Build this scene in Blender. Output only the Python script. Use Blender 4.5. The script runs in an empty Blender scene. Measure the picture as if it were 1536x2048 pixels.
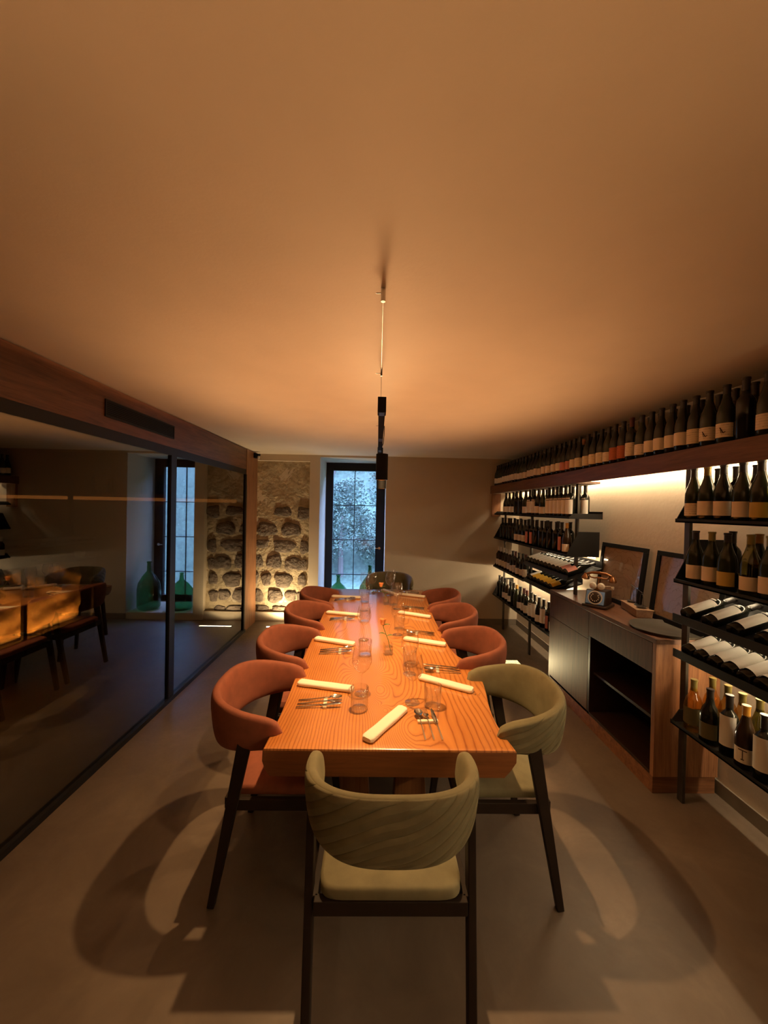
import bpy, math, random
from mathutils import Vector, Matrix
random.seed(7)
D = bpy.data
SC = bpy.context.scene
COL = SC.collection
PI = math.pi

# ------------------------------------------------------------------ camera
def camera():
    yaw, pitch, roll = .0176, -.0102, .0202
    f = Vector((math.sin(yaw)*math.cos(pitch), math.cos(yaw)*math.cos(pitch), math.sin(pitch)))
    r = Vector((math.cos(yaw), -math.sin(yaw), 0)); u = r.cross(f)
    r2 = r*math.cos(roll)+u*math.sin(roll); u2 = -r*math.sin(roll)+u*math.cos(roll)
    cd = D.cameras.new('camera'); cam = D.objects.new('camera', cd); COL.objects.link(cam)
    m = Matrix((r2, u2, -f)).transposed().to_4x4(); m.translation = (0, 0, 1.70)
    cam.matrix_world = m
    cd.sensor_fit = 'HORIZONTAL'; cd.sensor_width = 36; cd.lens = 36*771.6/1536
    cd.clip_start = .02; cd.clip_end = 400
    SC.camera = cam
camera()
vs = SC.view_settings
vs.view_transform = 'Standard'; vs.look = 'None'; vs.gamma = 1; vs.use_curve_mapping = False
vs.exposure = 0.0
SC.cycles.use_denoising = True
SC.cycles.sample_clamp_indirect = 4
SC.cycles.max_bounces = 10; SC.cycles.transparent_max_bounces = 24
SC.cycles.caustics_reflective = False; SC.cycles.caustics_refractive = False

# ------------------------------------------------------------------ world and lights
W = D.worlds.new('dusk_sky'); SC.world = W; W.use_nodes = True
WORLD_COL, WORLD_STR = (.28, .44, 1.0, 1), 33
bgn = W.node_tree.nodes['Background']; bgn.inputs[0].default_value = WORLD_COL; bgn.inputs[1].default_value = WORLD_STR
LAMP_COL = (1.0, .60, .27)
P_SPOT, P_BAR, P_UP = 44, 44, .20
LED_COL, LED_STR = (1.0, .76, .46, 1), 68
def spot(name, loc, power, angle=120, blend=.6, r=.02, col=LAMP_COL, aim=None):
    l = D.lights.new(name, 'SPOT'); l.energy = power; l.color = col; l.spot_size = math.radians(angle)
    l.spot_blend = blend; l.shadow_soft_size = r
    o = D.objects.new(name, l); COL.objects.link(o); o.location = loc
    if aim: o.rotation_euler = (Vector(aim)-Vector(loc)).to_track_quat('-Z', 'Y').to_euler()
    return o
def area(name, loc, aim, sx, sy, power, col):
    l = D.lights.new(name, 'AREA'); l.shape = 'RECTANGLE'; l.size = sx; l.size_y = sy; l.energy = power; l.color = col
    o = D.objects.new(name, l); COL.objects.link(o); o.location = loc
    o.rotation_euler = (Vector(aim)-Vector(loc)).to_track_quat('-Z', 'Y').to_euler(); return o
BAR = [(.013, 1.94, 3.0), (.013, 2.7, .8), (.013, 3.22, 1.6)]
SPOTS = [(.030, 3.05, 1.925, .047), (.036, 3.42, 1.875, .036)]
def uplight(name, loc, power, tilt=0, r=.05):
    # added batwing uplight above a pendant, brightens the ceiling: more light sideways than straight up
    o = spot(name, loc, power, 168, .04, r, (1.0, .54, .235)); o.rotation_euler = (PI+tilt, 0, 0)
    l = o.data; l.use_nodes = True; nt = l.node_tree; e = nt.nodes['Emission']
    tc = nt.nodes.new('ShaderNodeTexCoord'); sp = nt.nodes.new('ShaderNodeSeparateXYZ'); nt.links.new(tc.outputs['Normal'], sp.inputs[0])
    a = nt.nodes.new('ShaderNodeMath'); a.operation = 'ABSOLUTE'; nt.links.new(sp.outputs[2], a.inputs[0])
    b = nt.nodes.new('ShaderNodeMath'); b.operation = 'MAXIMUM'; b.inputs[1].default_value = .115; nt.links.new(a.outputs[0], b.inputs[0])
    c = nt.nodes.new('ShaderNodeMath'); c.operation = 'POWER'; c.inputs[1].default_value = -3.0; nt.links.new(b.outputs[0], c.inputs[0])
    nt.links.new(c.outputs[0], e.inputs[1])
for k in range(5): uplight('added_pendant_uplight', (.013+(.05 if k % 2 else -.05), 2.12+.29*k, 2.262), P_UP, r=.07)
# added second pendant, unseen behind the camera, evens out the ceiling light
for k in range(5): uplight('added_rear_uplight', (.013+(.05 if k % 2 else -.05), -1.75+.33*k, 2.262), P_UP*1.1, r=.07)
for x, y, k in BAR: spot('bar_downlight', (x, y, 2.158), P_BAR*k, 104, 1.0, .018)
for (x, y, z, r), k in zip(SPOTS, (1, .1)): spot('spot_downlight', (x, y, z+.012), P_SPOT*k, 104, 1.0, .022)
# uplights sunk in the floor: slot by the stone wall, square panel by the cabinet
spot('floor_slot_light', (-1.36, 5.47, .012), 85.0, 150, .9, .05, (1, .74, .40), (-1.36, 5.66, .5))
spot('floor_panel_light', (1.48, 4.21, .03), 32, 55, .8, .05, (1, .80, .42), (1.72, 3.40, .42))

# ------------------------------------------------------------------ material helpers
def mat(name):
    m = D.materials.new(name); m.use_nodes = True; nt = m.node_tree; nt.nodes.clear()
    out = nt.nodes.new('ShaderNodeOutputMaterial')
    return m, nt, out
def N(nt, t, **kw):
    n = nt.nodes.new('ShaderNode'+t)
    for k, v in kw.items():
        if k in n.inputs: n.inputs[k].default_value = v
        else: setattr(n, k, v)
    return n
def L(nt, a, b): nt.links.new(a, b)
def c4(c): return (c[0], c[1], c[2], 1)
def coords(nt, scale=(1, 1, 1), kind='Object', rot=(0, 0, 0)):
    tc = N(nt, 'TexCoord'); mp = N(nt, 'Mapping'); mp.inputs['Scale'].default_value = scale; mp.inputs['Rotation'].default_value = rot
    L(nt, tc.outputs[kind], mp.inputs[0]); return mp.outputs[0]
def ramp(nt, fac, stops):
    r = N(nt, 'ValToRGB'); e = r.color_ramp.elements
    while len(e) < len(stops): e.new(.5)
    for i, (p, c) in enumerate(stops): e[i].position = p; e[i].color = c4(c)
    L(nt, fac, r.inputs[0]); return r.outputs[0]
def noise(nt, vec, scale, detail=4, rough=.55, dist=0):
    n = N(nt, 'TexNoise'); n.inputs['Scale'].default_value = scale; n.inputs['Detail'].default_value = detail
    n.inputs['Roughness'].default_value = rough; n.inputs['Distortion'].default_value = dist
    if vec: L(nt, vec, n.inputs['Vector'])
    return n.outputs['Fac']
def bump(nt, h, strength, dist=.01):
    b = N(nt, 'Bump'); b.inputs['Strength'].default_value = strength; b.inputs['Distance'].default_value = dist
    L(nt, h, b.inputs['Height']); return b.outputs[0]
def principled(nt, out, **kw):
    p = N(nt, 'BsdfPrincipled')
    for k, v in kw.items(): p.inputs[k.replace('_', ' ')].default_value = v
    L(nt, p.outputs[0], out.inputs[0]); return p
def plain(name, col, rough=.5, metal=0, spec=.5, bumps=None, vary=0, coat=0, sheen=0, kind='Object'):
    m, nt, out = mat(name); p = principled(nt, out, Roughness=rough, Metallic=metal)
    p.inputs['Specular IOR Level'].default_value = spec; p.inputs['Coat Weight'].default_value = coat
    if sheen: p.inputs['Sheen Weight'].default_value = sheen; p.inputs['Sheen Roughness'].default_value = .4
    v = coords(nt)
    if vary:
        d = tuple(c*(1-vary) for c in col); l = tuple(min(1, c*(1+vary)) for c in col)
        L(nt, ramp(nt, noise(nt, v, 9, 5), [(.3, d), (.7, l)]), p.inputs['Base Color'])
    else: p.inputs['Base Color'].default_value = c4(col)
    if bumps: L(nt, bump(nt, noise(nt, v, bumps[0], 3), bumps[1], bumps[2]), p.inputs['Normal'])
    return m
def emit(name, col, s):
    m, nt, out = mat(name); e = N(nt, 'Emission'); e.inputs[0].default_value = c4(col[:3]); e.inputs[1].default_value = s
    L(nt, e.outputs[0], out.inputs[0]); return m
def thin_glass(name, tint, f0=.05, rough=0.0, gain=1.0):
    """thin clear sheet: straight transmission plus a Schlick reflection"""
    m, nt, out = mat(name)
    tr = N(nt, 'BsdfTransparent'); tr.inputs[0].default_value = c4(tint)
    gl = N(nt, 'BsdfGlossy'); gl.inputs['Roughness'].default_value = rough; gl.inputs[0].default_value = (gain, gain, gain, 1)
    lw = N(nt, 'LayerWeight'); lw.inputs[0].default_value = .5
    pw = N(nt, 'Math', operation='POWER'); pw.inputs[1].default_value = 5; L(nt, lw.outputs['Facing'], pw.inputs[0])
    ma = N(nt, 'Math', operation='MULTIPLY_ADD'); ma.inputs[1].default_value = 1-f0; ma.inputs[2].default_value = f0
    L(nt, pw.outputs[0], ma.inputs[0])
    mx = N(nt, 'MixShader'); L(nt, ma.outputs[0], mx.inputs[0]); L(nt, tr.outputs[0], mx.inputs[1]); L(nt, gl.outputs[0], mx.inputs[2])
    L(nt, mx.outputs[0], out.inputs[0]); return m
def wood(name, dark, light, axis='Y', rough=.42, scale=1.0):
    m, nt, out = mat(name); p = principled(nt, out, Roughness=rough)
    s = {'X': (1.2, 14, 14), 'Y': (14, 1.2, 14), 'Z': (14, 14, 1.2)}[axis]
    v = coords(nt, tuple(q*scale for q in s))
    n1 = noise(nt, v, 2.2, 7, .65, .8); 
    s2 = tuple(q*4 if q > 5 else q for q in s); v2 = coords(nt, s2); n2 = noise(nt, v2, 3, 4, .6)
    mx = N(nt, 'Math', operation='MULTIPLY_ADD'); mx.inputs[1].default_value = .35; L(nt, n2, mx.inputs[0]); L(nt, n1, mx.inputs[2])
    mid = tuple((a+b)/2 for a, b in zip(dark, light))
    L(nt, ramp(nt, mx.outputs[0], [(.42, dark), (.65, mid), (.9, light)]), p.inputs['Base Color'])
    L(nt, bump(nt, mx.outputs[0], .15, .002), p.inputs['Normal']); return m

M = {}
# painted plaster
def plaster(name, col, bs, sc):
    m, nt, out = mat(name); p = principled(nt, out, Roughness=.85)
    v = coords(nt, kind='Object'); n = noise(nt, v, sc, 6, .6)
    L(nt, ramp(nt, noise(nt, v, 2.5, 4), [(.3, tuple(c*.93 for c in col)), (.7, col)]), p.inputs['Base Color'])
    L(nt, bump(nt, n, bs, .004), p.inputs['Normal']); return m
M['ceiling'] = plaster('ceiling_paint', (.76, .64, .50), .12, 60)
M['plaster'] = plaster('wall_plaster', (.66, .56, .42), .35, 28)
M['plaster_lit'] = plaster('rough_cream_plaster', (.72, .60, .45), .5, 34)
# microcement floor
m, nt, out = mat('microcement'); p = principled(nt, out)
v = coords(nt); a = noise(nt, v, 3.0, 8, .65, .6); b = noise(nt, v, 45, 5, .6)
L(nt, ramp(nt, a, [(.3, (.122, .090, .064)), (.55, (.154, .115, .082)), (.75, (.196, .149, .107))]), p.inputs['Base Color'])
L(nt, ramp(nt, b, [(.3, (.36,)*3), (.7, (.5,)*3)]), p.inputs['Roughness'])
L(nt, bump(nt, b, .12, .002), p.inputs['Normal']); M['floor'] = m
M['skirt'] = plain('taupe_skirting', (.20, .165, .125), .5, vary=.12)
M['walnut_y'] = wood('walnut_along', (.060, .021, .010), (.20, .082, .036), 'Y')
M['walnut_shaded'] = wood('shaded_walnut_front', (.045, .015, .007), (.125, .045, .019), 'Z', .6)  # shade on the cabinet front is put into this darker walnut
M['walnut_niche_shaded'] = wood('shaded_niche_walnut', (.012, .005, .003), (.035, .015, .008), 'Y')  # near black: shade inside the niche is put into the colour
M['walnut_z'] = wood('walnut_upright_lit', (.13, .048, .022), (.40, .185, .082), 'Z')  # lightened walnut, strip light on the end panel put into the colour
M['walnut_x'] = wood('walnut_across', (.10, .038, .018), (.30, .13, .058), 'X')
M['black'] = plain('black_steel', (.009, .008, .0075), .5, 0, spec=.3)
M['blackmat'] = plain('black_matt', (.005, .0045, .0045), .75, spec=.2)
M['gunmetal'] = plain('bronzed_steel', (.075, .066, .055), .38, .55, vary=.2)
M['steel'] = plain('brushed_steel', (.55, .53, .50), .25, 1)
M['chrome'] = plain('polished_steel', (.72, .70, .66), .12, 1)
M['led'] = emit('warm_led', LED_COL, LED_STR)
M['lens'] = emit('lamp_lens', (1, .72, .42), 30)
M['glow'] = emit('floor_light_diffuser', (1, .80, .45), 5)
M['partition'] = thin_glass('partition_glass', (.34, .33, .32), .17)
M['window_glass'] = thin_glass('window_glass', (.95, .97, .98), .03)
m, nt, out = mat('clear_drinking_glass')
lw = N(nt, 'LayerWeight'); lw.inputs[0].default_value = .5
tr = N(nt, 'BsdfTransparent'); L(nt, ramp(nt, lw.outputs['Facing'], [(0, (.985, .985, .98)), (.6, (.94, .94, .93)), (.85, (.70, .68, .64)), (1, (.35, .33, .30))]), tr.inputs[0])
gl = N(nt, 'BsdfGlossy'); gl.inputs['Roughness'].default_value = .03; gl.inputs[0].default_value = (1, 1, 1, 1)
L(nt, ramp(nt, lw.outputs['Facing'], [(0, (.055,)*3), (.5, (.12,)*3), (.75, (.40,)*3), (1, (.95,)*3)]), (mx := N(nt, 'MixShader')).inputs[0])
L(nt, tr.outputs[0], mx.inputs[1]); L(nt, gl.outputs[0], mx.inputs[2]); L(nt, mx.outputs[0], out.inputs[0]); M['glass'] = m
M['picture_glass'] = thin_glass('picture_glass', (.96, .96, .96), .04)
M['demijohn'] = thin_glass('green_demijohn_glass', (.16, .42, .24), .06)
M['amber'] = thin_glass('amber_wine_glass', (.88, .66, .30), .07)
M['olive'] = thin_glass('olive_wine_glass', (.42, .40, .12), .07)
def bottle_glass(name, col):
    m, nt, out = mat(name); p = principled(nt, out, Roughness=.13); p.inputs['Base Color'].default_value = c4(col)
    p.inputs['Specular IOR Level'].default_value = .38; return m
M['bot_dark'] = bottle_glass('dark_bottle_glass', (.010, .011, .008))
M['bot_green'] = bottle_glass('deep_green_bottle_glass', (.020, .026, .010))
M['bot_brown'] = bottle_glass('brown_bottle_glass', (.030, .016, .008))
def label_mat(name, base, ink, lines=True, emblem=False):
    m, nt, out = mat(name); p = principled(nt, out, Roughness=.7)
    v = coords(nt)
    w = N(nt, 'TexWave', wave_type='BANDS', bands_direction='Z'); w.inputs['Scale'].default_value = 26; w.inputs['Distortion'].default_value = 1.5
    w.inputs['Detail'].default_value = 3; w.inputs['Detail Scale'].default_value = 8; L(nt, v, w.inputs['Vector'])
    n = noise(nt, v, 60 if not emblem else 28, 4, .7)
    mu = N(nt, 'Math', operation='MULTIPLY'); L(nt, w.outputs['Fac'], mu.inputs[0]); L(nt, n, mu.inputs[1])
    mid = tuple(b*.75+i*.25 for b, i in zip(base, ink))
    st = [(.36, base), (.52, mid), (.72, ink)] if lines else [(.6, base), (.8, mid), (.95, ink)]
    L(nt, ramp(nt, mu.outputs[0], st), p.inputs['Base Color']); return m
CREAM = (.86, .77, .62)
M['lab_cream'] = label_mat('cream_paper_label', CREAM, (.16, .10, .06), False)
M['lab_lined'] = label_mat('cream_printed_label', (.86, .77, .62), (.10, .07, .05))
M['lab_emblem'] = label_mat('cream_crest_label', (.84, .75, .55), (.10, .10, .06), True, True)
M['lab_red'] = label_mat('red_striped_label', (.55, .16, .07), (.05, .02, .02))
M['lab_pink'] = label_mat('pink_label', (.62, .25, .20), (.35, .12, .10), False)
M['lab_yellow'] = label_mat('yellow_label', (.75, .45, .04), (.35, .18, .02), False)
M['lab_gold'] = label_mat('gold_label', (.55, .42, .12), (.2, .12, .03), False)
M['lab_white'] = label_mat('white_label', (.90, .85, .76), (.35, .30, .25), False)
M['lab_grey'] = label_mat('grey_label', (.40, .35, .29), (.2, .17, .14), False)
M['lab_dark'] = label_mat('dark_olive_label', (.13, .11, .05), (.03, .03, .02), False)
M['cap_black'] = plain('black_capsule', (.018, .014, .012), .35)
M['cap_copper'] = plain('copper_capsule', (.50, .22, .12), .35, .4)
M['cap_wine'] = plain('wine_red_capsule', (.10, .02, .015), .4)
M['cap_ochre'] = plain('ochre_capsule', (.62, .30, .04), .4)
M['cap_white'] = plain('white_capsule', (.70, .66, .58), .4)
M['cap_olive'] = plain('olive_gold_capsule', (.30, .24, .07), .35, .3)
# fabrics
def fabric(name, col, sheen):
    m, nt, out = mat(name); p = principled(nt, out, Roughness=.85); p.inputs['Sheen Weight'].default_value = sheen
    p.inputs['Sheen Roughness'].default_value = .35; p.inputs['Sheen Tint'].default_value = c4(tuple(min(1, c*3) for c in col))
    v = coords(nt); L(nt, ramp(nt, noise(nt, v, 14, 5), [(.3, tuple(c*.82 for c in col)), (.7, tuple(c*1.12 for c in col))]), p.inputs['Base Color'])
    L(nt, bump(nt, noise(nt, v, 420, 2), .25, .001), p.inputs['Normal']); return m
M['rust'] = fabric('rust_suede', (.235, .066, .031), .2)
M['olive_velvet'] = fabric('olive_velvet', (.165, .142, .072), .22)
m, nt, out = mat('quilted_olive_velvet'); p = principled(nt, out, Roughness=.85); p.inputs['Sheen Weight'].default_value = .22
p.inputs['Sheen Roughness'].default_value = .35; p.inputs['Sheen Tint'].default_value = (.5, .43, .22, 1)
at = N(nt, 'Attribute', attribute_name='quilt'); sp_ = N(nt, 'SeparateXYZ'); L(nt, at.outputs['Vector'], sp_.inputs[0])
def mq(op, a, b=None):
    n = N(nt, 'Math', operation=op)
    for i, q in enumerate((a, b)):
        if q is None: continue
        if isinstance(q, (int, float)): n.inputs[i].default_value = q
        else: L(nt, q, n.inputs[i])
    return n.outputs[0]
dd = mq('MULTIPLY', mq('ADD', mq('MULTIPLY', sp_.outputs[0], -.62), sp_.outputs[1]), 21.0)
pf = mq('ABSOLUTE', mq('SUBTRACT', mq('FRACT', dd), .5))
hh_ = mq('POWER', mq('SUBTRACT', 1.0, mq('MULTIPLY', pf, 2.0)), .45)
hh_ = mq('MULTIPLY', hh_, sp_.outputs[2])
bq = N(nt, 'Bump'); bq.inputs['Strength'].default_value = 1.0; bq.inputs['Distance'].default_value = .012; L(nt, hh_, bq.inputs['Height']); L(nt, bq.outputs[0], p.inputs['Normal'])
dkq = N(nt, 'MixRGB', blend_type='MULTIPLY'); dkq.inputs[0].default_value = 1
v = coords(nt); L(nt, ramp(nt, noise(nt, v, 14, 5), [(.3, (.140, .120, .060)), (.7, (.185, .160, .082))]), p.inputs['Base Color'])
M['quilted'] = m
M['linen'] = plain('ivory_linen', (.78, .70, .54), .9, bumps=(180, .3, .001))
M['ceramic'] = plain('ivory_ceramic', (.78, .72, .52), .3)
# table top: cathedral grain bent round knots
m, nt, out = mat('cedar_slab'); p = principled(nt, out, Roughness=.36)
p.inputs['Coat Weight'].default_value = 1.0; p.inputs['Coat Roughness'].default_value = .13; p.inputs['Coat IOR'].default_value = 1.55
tc = N(nt, 'TexCoord'); sx = N(nt, 'SeparateXYZ'); L(nt, tc.outputs['Object'], sx.inputs[0])
def mth(op, a, b=None, c=None):
    n = N(nt, 'Math', operation=op)
    for i, q in enumerate((a, b, c)):
        if q is None: continue
        if isinstance(q, (int, float)): n.inputs[i].default_value = q
        else: L(nt, q, n.inputs[i])
    return n.outputs[0]
X_, Y_, Z_ = sx.outputs
nv = coords(nt, (3.2, .9, 1)); wob = noise(nt, nv, 1.0, 3, .5, .3)
ff = mth('MULTIPLY_ADD', wob, .10, X_)
ff = mth('MULTIPLY_ADD', mth('MULTIPLY', X_, X_), -.35, ff)
for kx, ky, s, sy, amp in ((.02, 2.02, .075, .17, .20), (-.10, 2.36, .07, .16, -.16), (.15, 1.66, .11, .20, .17), (.10, 2.95, .09, .40, .16),
                       (-.02, 3.75, .07, .35, -.13), (.22, 3.4, .08, .4, .12), (-.22, 3.05, .07, .35, -.1), (.05, 1.80, .03, .05, .09)):
    dx = mth('DIVIDE', mth('SUBTRACT', X_, kx), s); dy = mth('DIVIDE', mth('SUBTRACT', Y_, ky), sy)
    r2 = mth('ADD', mth('MULTIPLY', dx, dx), mth('MULTIPLY', dy, dy))
    g = mth('POWER', 2.718, mth('MULTIPLY', r2, -1.0)); ff = mth('MULTIPLY_ADD', g, amp, ff)
fine = noise(nt, coords(nt, (60, 4, 20)), 1.5, 5, .6)
ff = mth('MULTIPLY_ADD', fine, .006, ff)
ph = mth('FRACT', mth('MULTIPLY', ff, 58.0))
big = noise(nt, coords(nt, (2.2, .8, 1)), 1.6, 3)
ring = ramp(nt, ph, [(0, (.0,)*3), (.12, (.75,)*3), (.5, (1,)*3), (.84, (.8,)*3), (1, (0.0,)*3)])
base = ramp(nt, big, [(.3, (.52, .185, .040)), (.7, (.68, .275, .068))])
dk = N(nt, 'MixRGB', blend_type='MULTIPLY'); L(nt, base, dk.inputs[1])
rr = N(nt, 'MixRGB'); rr.inputs[0].default_value = 0; rr.inputs[1].default_value = (.42, .22, .14, 1); rr.inputs[2].default_value = (1, 1, 1, 1)
L(nt, ring, rr.inputs[0]); L(nt, rr.outputs[0], dk.inputs[2]); dk.inputs[0].default_value = .78
# bark flecks along the right live edge
fl = noise(nt, coords(nt, (18, 9, 9)), 3.2, 3, .7)
em = ramp(nt, X_, [(.47, (0, 0, 0)), (.52, (1, 1, 1))])
fk = mth('MULTIPLY', ramp(nt, fl, [(.66, (0, 0, 0)), (.70, (1, 1, 1))]), em)
d2 = N(nt, 'MixRGB'); L(nt, fk, d2.inputs[0]); L(nt, dk.outputs[0], d2.inputs[1]); d2.inputs[2].default_value = (.10, .03, .012, 1)
L(nt, d2.outputs[0], p.inputs['Base Color']); L(nt, bump(nt, ph, .04, .001), p.inputs['Normal'])
M['table'] = m
M['edge'] = wood('cedar_shaded_edge', (.15, .048, .012), (.27, .095, .026), 'X', .45)  # darker than the top: end grain plus shade put into the colour
M['table_leg'] = wood('cedar_leg', (.16, .055, .018), (.36, .15, .05), 'Z')
# stonework
M['mortar'] = plain('sandy_mortar', (.46, .37, .24), .95, bumps=(26, .9, .02), vary=.28)
M['stone'] = plain('dark_volcanic_stone', (.15, .115, .088), .9, bumps=(22, 1.0, .03), vary=.45)

# ------------------------------------------------------------------ geometry helpers
class G:
    def __init__(s): s.v = []; s.f = []; s.mi = []
    def add(s, v, f, mi=0, M4=None):
        o = len(s.v); s.v += [tuple(M4 @ Vector(p)) if M4 else tuple(p) for p in v]
        s.f += [tuple(i+o for i in q) for q in f]; s.mi += [mi]*len(f); return s
    def box(s, x0, x1, y0, y1, z0, z1, mi=0, M4=None):
        v = [(x, y, z) for z in (z0, z1) for y in (y0, y1) for x in (x0, x1)]
        return s.add(v, [(0, 2, 3, 1), (4, 5, 7, 6), (0, 1, 5, 4), (2, 6, 7, 3), (0, 4, 6, 2), (1, 3, 7, 5)], mi, M4)
    def lathe(s, prof, n=24, M4=None, mi=0, a0=0, a1=2*PI, rib=None):
        full = abs(a1-a0-2*PI) < 1e-6; k = n if full else n+1; v = []; f = []
        for r, z in prof:
            for i in range(k):
                a = a0+(a1-a0)*i/n; q = r*(1+(rib[1]*(abs(math.cos(rib[0]*a/2))-.5) if rib else 0))
                v.append((q*math.cos(a), q*math.sin(a), z))
        for j in range(len(prof)-1):
            for i in range(n):
                i2 = (i+1) % k if full else i+1
                f.append((j*k+i, j*k+i2, (j+1)*k+i2, (j+1)*k+i))
        return s.add(v, f, mi, M4)
    def tube(s, pts, r, n=8, mi=0, cap=True, M4=None):
        pts = [Vector(p) for p in pts]; rs = r if isinstance(r, (list, tuple)) else [r]*len(pts); v = []; f = []
        up = None
        for i, p in enumerate(pts):
            d = (pts[min(i+1, len(pts)-1)]-pts[max(i-1, 0)]).normalized()
            if up is None:
                up = Vector((0, 0, 1)) if abs(d.z) < .9 else Vector((1, 0, 0))
            a = d.cross(up).normalized(); b = a.cross(d).normalized(); up = b
            for k in range(n):
                t = 2*PI*k/n; v.append(p+(a*math.cos(t)+b*math.sin(t))*rs[i])
        for i in range(len(pts)-1):
            for k in range(n):
                k2 = (k+1) % n; f.append((i*n+k, i*n+k2, (i+1)*n+k2, (i+1)*n+k))
        if cap: f.append(tuple(range(n-1, -1, -1))); f.append(tuple((len(pts)-1)*n+k for k in range(n)))
        return s.add(v, f, mi, M4)
    def beam(s, a, b, w0, d0, w1=None, d1=None, side=(1, 0, 0), mi=0):
        a, b = Vector(a), Vector(b); w1 = w1 or w0; d1 = d1 or d0
        dr = (b-a).normalized(); sd = Vector(side); sd = (sd-dr*sd.dot(dr)).normalized(); ot = dr.cross(sd)
        v = []
        for p, w, d in ((a, w0, d0), (b, w1, d1)):
            for i, j in ((-1, -1), (1, -1), (1, 1), (-1, 1)): v.append(p+sd*w*i/2+ot*d*j/2)
        return s.add(v, [(3, 2, 1, 0), (4, 5, 6, 7), (0, 1, 5, 4), (1, 2, 6, 5), (2, 3, 7, 6), (3, 0, 4, 7)], mi)
    def prism(s, poly, z0, z1, axis='Z', mi=0):
        n = len(poly)
        def P(a, b, c): return {'Z': (a, b, c), 'Y': (a, c, b), 'X': (c, a, b)}[axis]
        v = [P(a, b, z0) for a, b in poly]+[P(a, b, z1) for a, b in poly]
        f = [tuple(range(n-1, -1, -1)), tuple(range(n, 2*n))]+[(i, (i+1) % n, n+(i+1) % n, n+i) for i in range(n)]
        return s.add(v, f, mi)
    def data(s, name, mats, smooth=False, sharp=40):
        me = D.meshes.new(name); me.from_pydata([tuple(p) for p in s.v], [], s.f)
        for q in (mats if isinstance(mats, (list, tuple)) else [mats]): me.materials.append(q)
        me.polygons.foreach_set('material_index', s.mi)
        import bmesh
        bm = bmesh.new(); bm.from_mesh(me); bmesh.ops.recalc_face_normals(bm, faces=bm.faces); bm.to_mesh(me); bm.free()
        if smooth:
            me.polygons.foreach_set('use_smooth', [True]*len(me.polygons))
            me.set_sharp_from_angle(angle=math.radians(sharp))
        me.update(); return me
    def obj(s, name, mats, parent=None, smooth=False, bevel=0, loc=None, rotz=None, sharp=40):
        return link(name, s.data(name, mats, smooth, sharp), parent, bevel, loc, rotz)
def link(name, me, parent=None, bevel=0, loc=None, rotz=None):
    o = D.objects.new(name, me); COL.objects.link(o)
    if parent: o.parent = parent
    if bevel:
        b = o.modifiers.new('bevel', 'BEVEL'); b.width = bevel; b.segments = 2; b.limit_method = 'ANGLE'
    if loc: o.location = loc
    if rotz is not None: o.rotation_euler = (0, 0, rotz)
    return o
def tag(o, label, cat, group=None, kind=None):
    o['label'] = label; o['category'] = cat
    if group: o['group'] = group
    if kind: o['kind'] = kind
    return o
def thing(name, label, cat, loc=(0, 0, 0), rotz=0, group=None):
    o = D.objects.new(name, None); COL.objects.link(o); o.location = loc; o.rotation_euler = (0, 0, rotz)
    o.empty_display_size = .05
    return tag(o, label, cat, group)
def struct(name, g, m, label=None, smooth=False, bevel=0, parent=None):
    o = g.obj(name, m, parent, smooth, bevel)
    if not parent: o['kind'] = 'structure'; o['label'] = label; o['category'] = name.split('_')[0]
    return o
def copy_tree(o, parent=None, **kw):
    c = o.copy(); COL.objects.link(c); c.parent = parent
    for k in ('loc', 'rotz', 'label', 'group'):
        v = kw.get(k)
        if v is None: continue
        if k == 'loc': c.location = v
        elif k == 'rotz': c.rotation_euler = (0, 0, v)
        else: c[k] = v
    for ch in list(o.children): copy_tree(ch, c)
    return c
ORD = ('first second third fourth fifth sixth seventh eighth ninth tenth eleventh twelfth thirteenth fourteenth fifteenth sixteenth seventeenth '
       'eighteenth nineteenth twentieth').split()
for t_ in ('twenty', 'thirty', 'forty', 'fifty'):
    ORD += [t_+'-'+q for q in ORD[:9]]+[{'twenty': 'thirtieth', 'thirty': 'fortieth', 'forty': 'fiftieth', 'fifty': 'sixtieth'}[t_]]

# ------------------------------------------------------------------ room shell
XG, XR, YB, YW, HC = -1.77, 2.11, 5.70, 6.43, 2.46
YF = -3.0
struct('floor', G().box(-6.7, XR+.1, YF-.1, 6.6, -.1, 0), M['floor'], 'brown microcement floor of the dining room')
struct('ceiling', G().box(-6.7, XR+.1, YF-.1, 6.6, HC, HC+.1), M['ceiling'], 'plain painted ceiling above the table')
struct('wall_right', G().box(XR, XR+.1, YF, 6.6, 0, HC), M['plaster_lit'], 'cream plaster wall behind the wine racks')
struct('wall_front', G().box(-6.7, XR, YF-.1, YF, 0, HC), M['plaster'], 'plaster wall behind the viewer')
g = G().box(.124, XR, YB, 6.6, 0, HC).box(-.852, .124, YB, 6.6, 2.432, HC).box(-.852, .124, YB, 6.6, -.05, .10)
g.box(-1.0, -.852, YB, 6.6, 0, HC).box(-1.95, -1.0, YB+.0, 6.6, 2.365, HC).box(-1.95, -1.0, YB+.10, 6.6, 0, 2.365)
g.box(-1.95, -1.0, YB+.02, YB+.10, 0, .125)
struct('wall_back', g, M['plaster'], 'ochre lit plaster end wall with the window opening')
struct('baseboard_back', G().box(.124, XR-.012, YB-.012, YB, 0, .085), M['skirt'], 'low taupe skirting along the end wall', bevel=.002)
struct('baseboard_right', G().box(XR-.012, XR, YF, YB, 0, .085), M['skirt'], 'low taupe skirting along the wine rack wall', bevel=.002)

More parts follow.
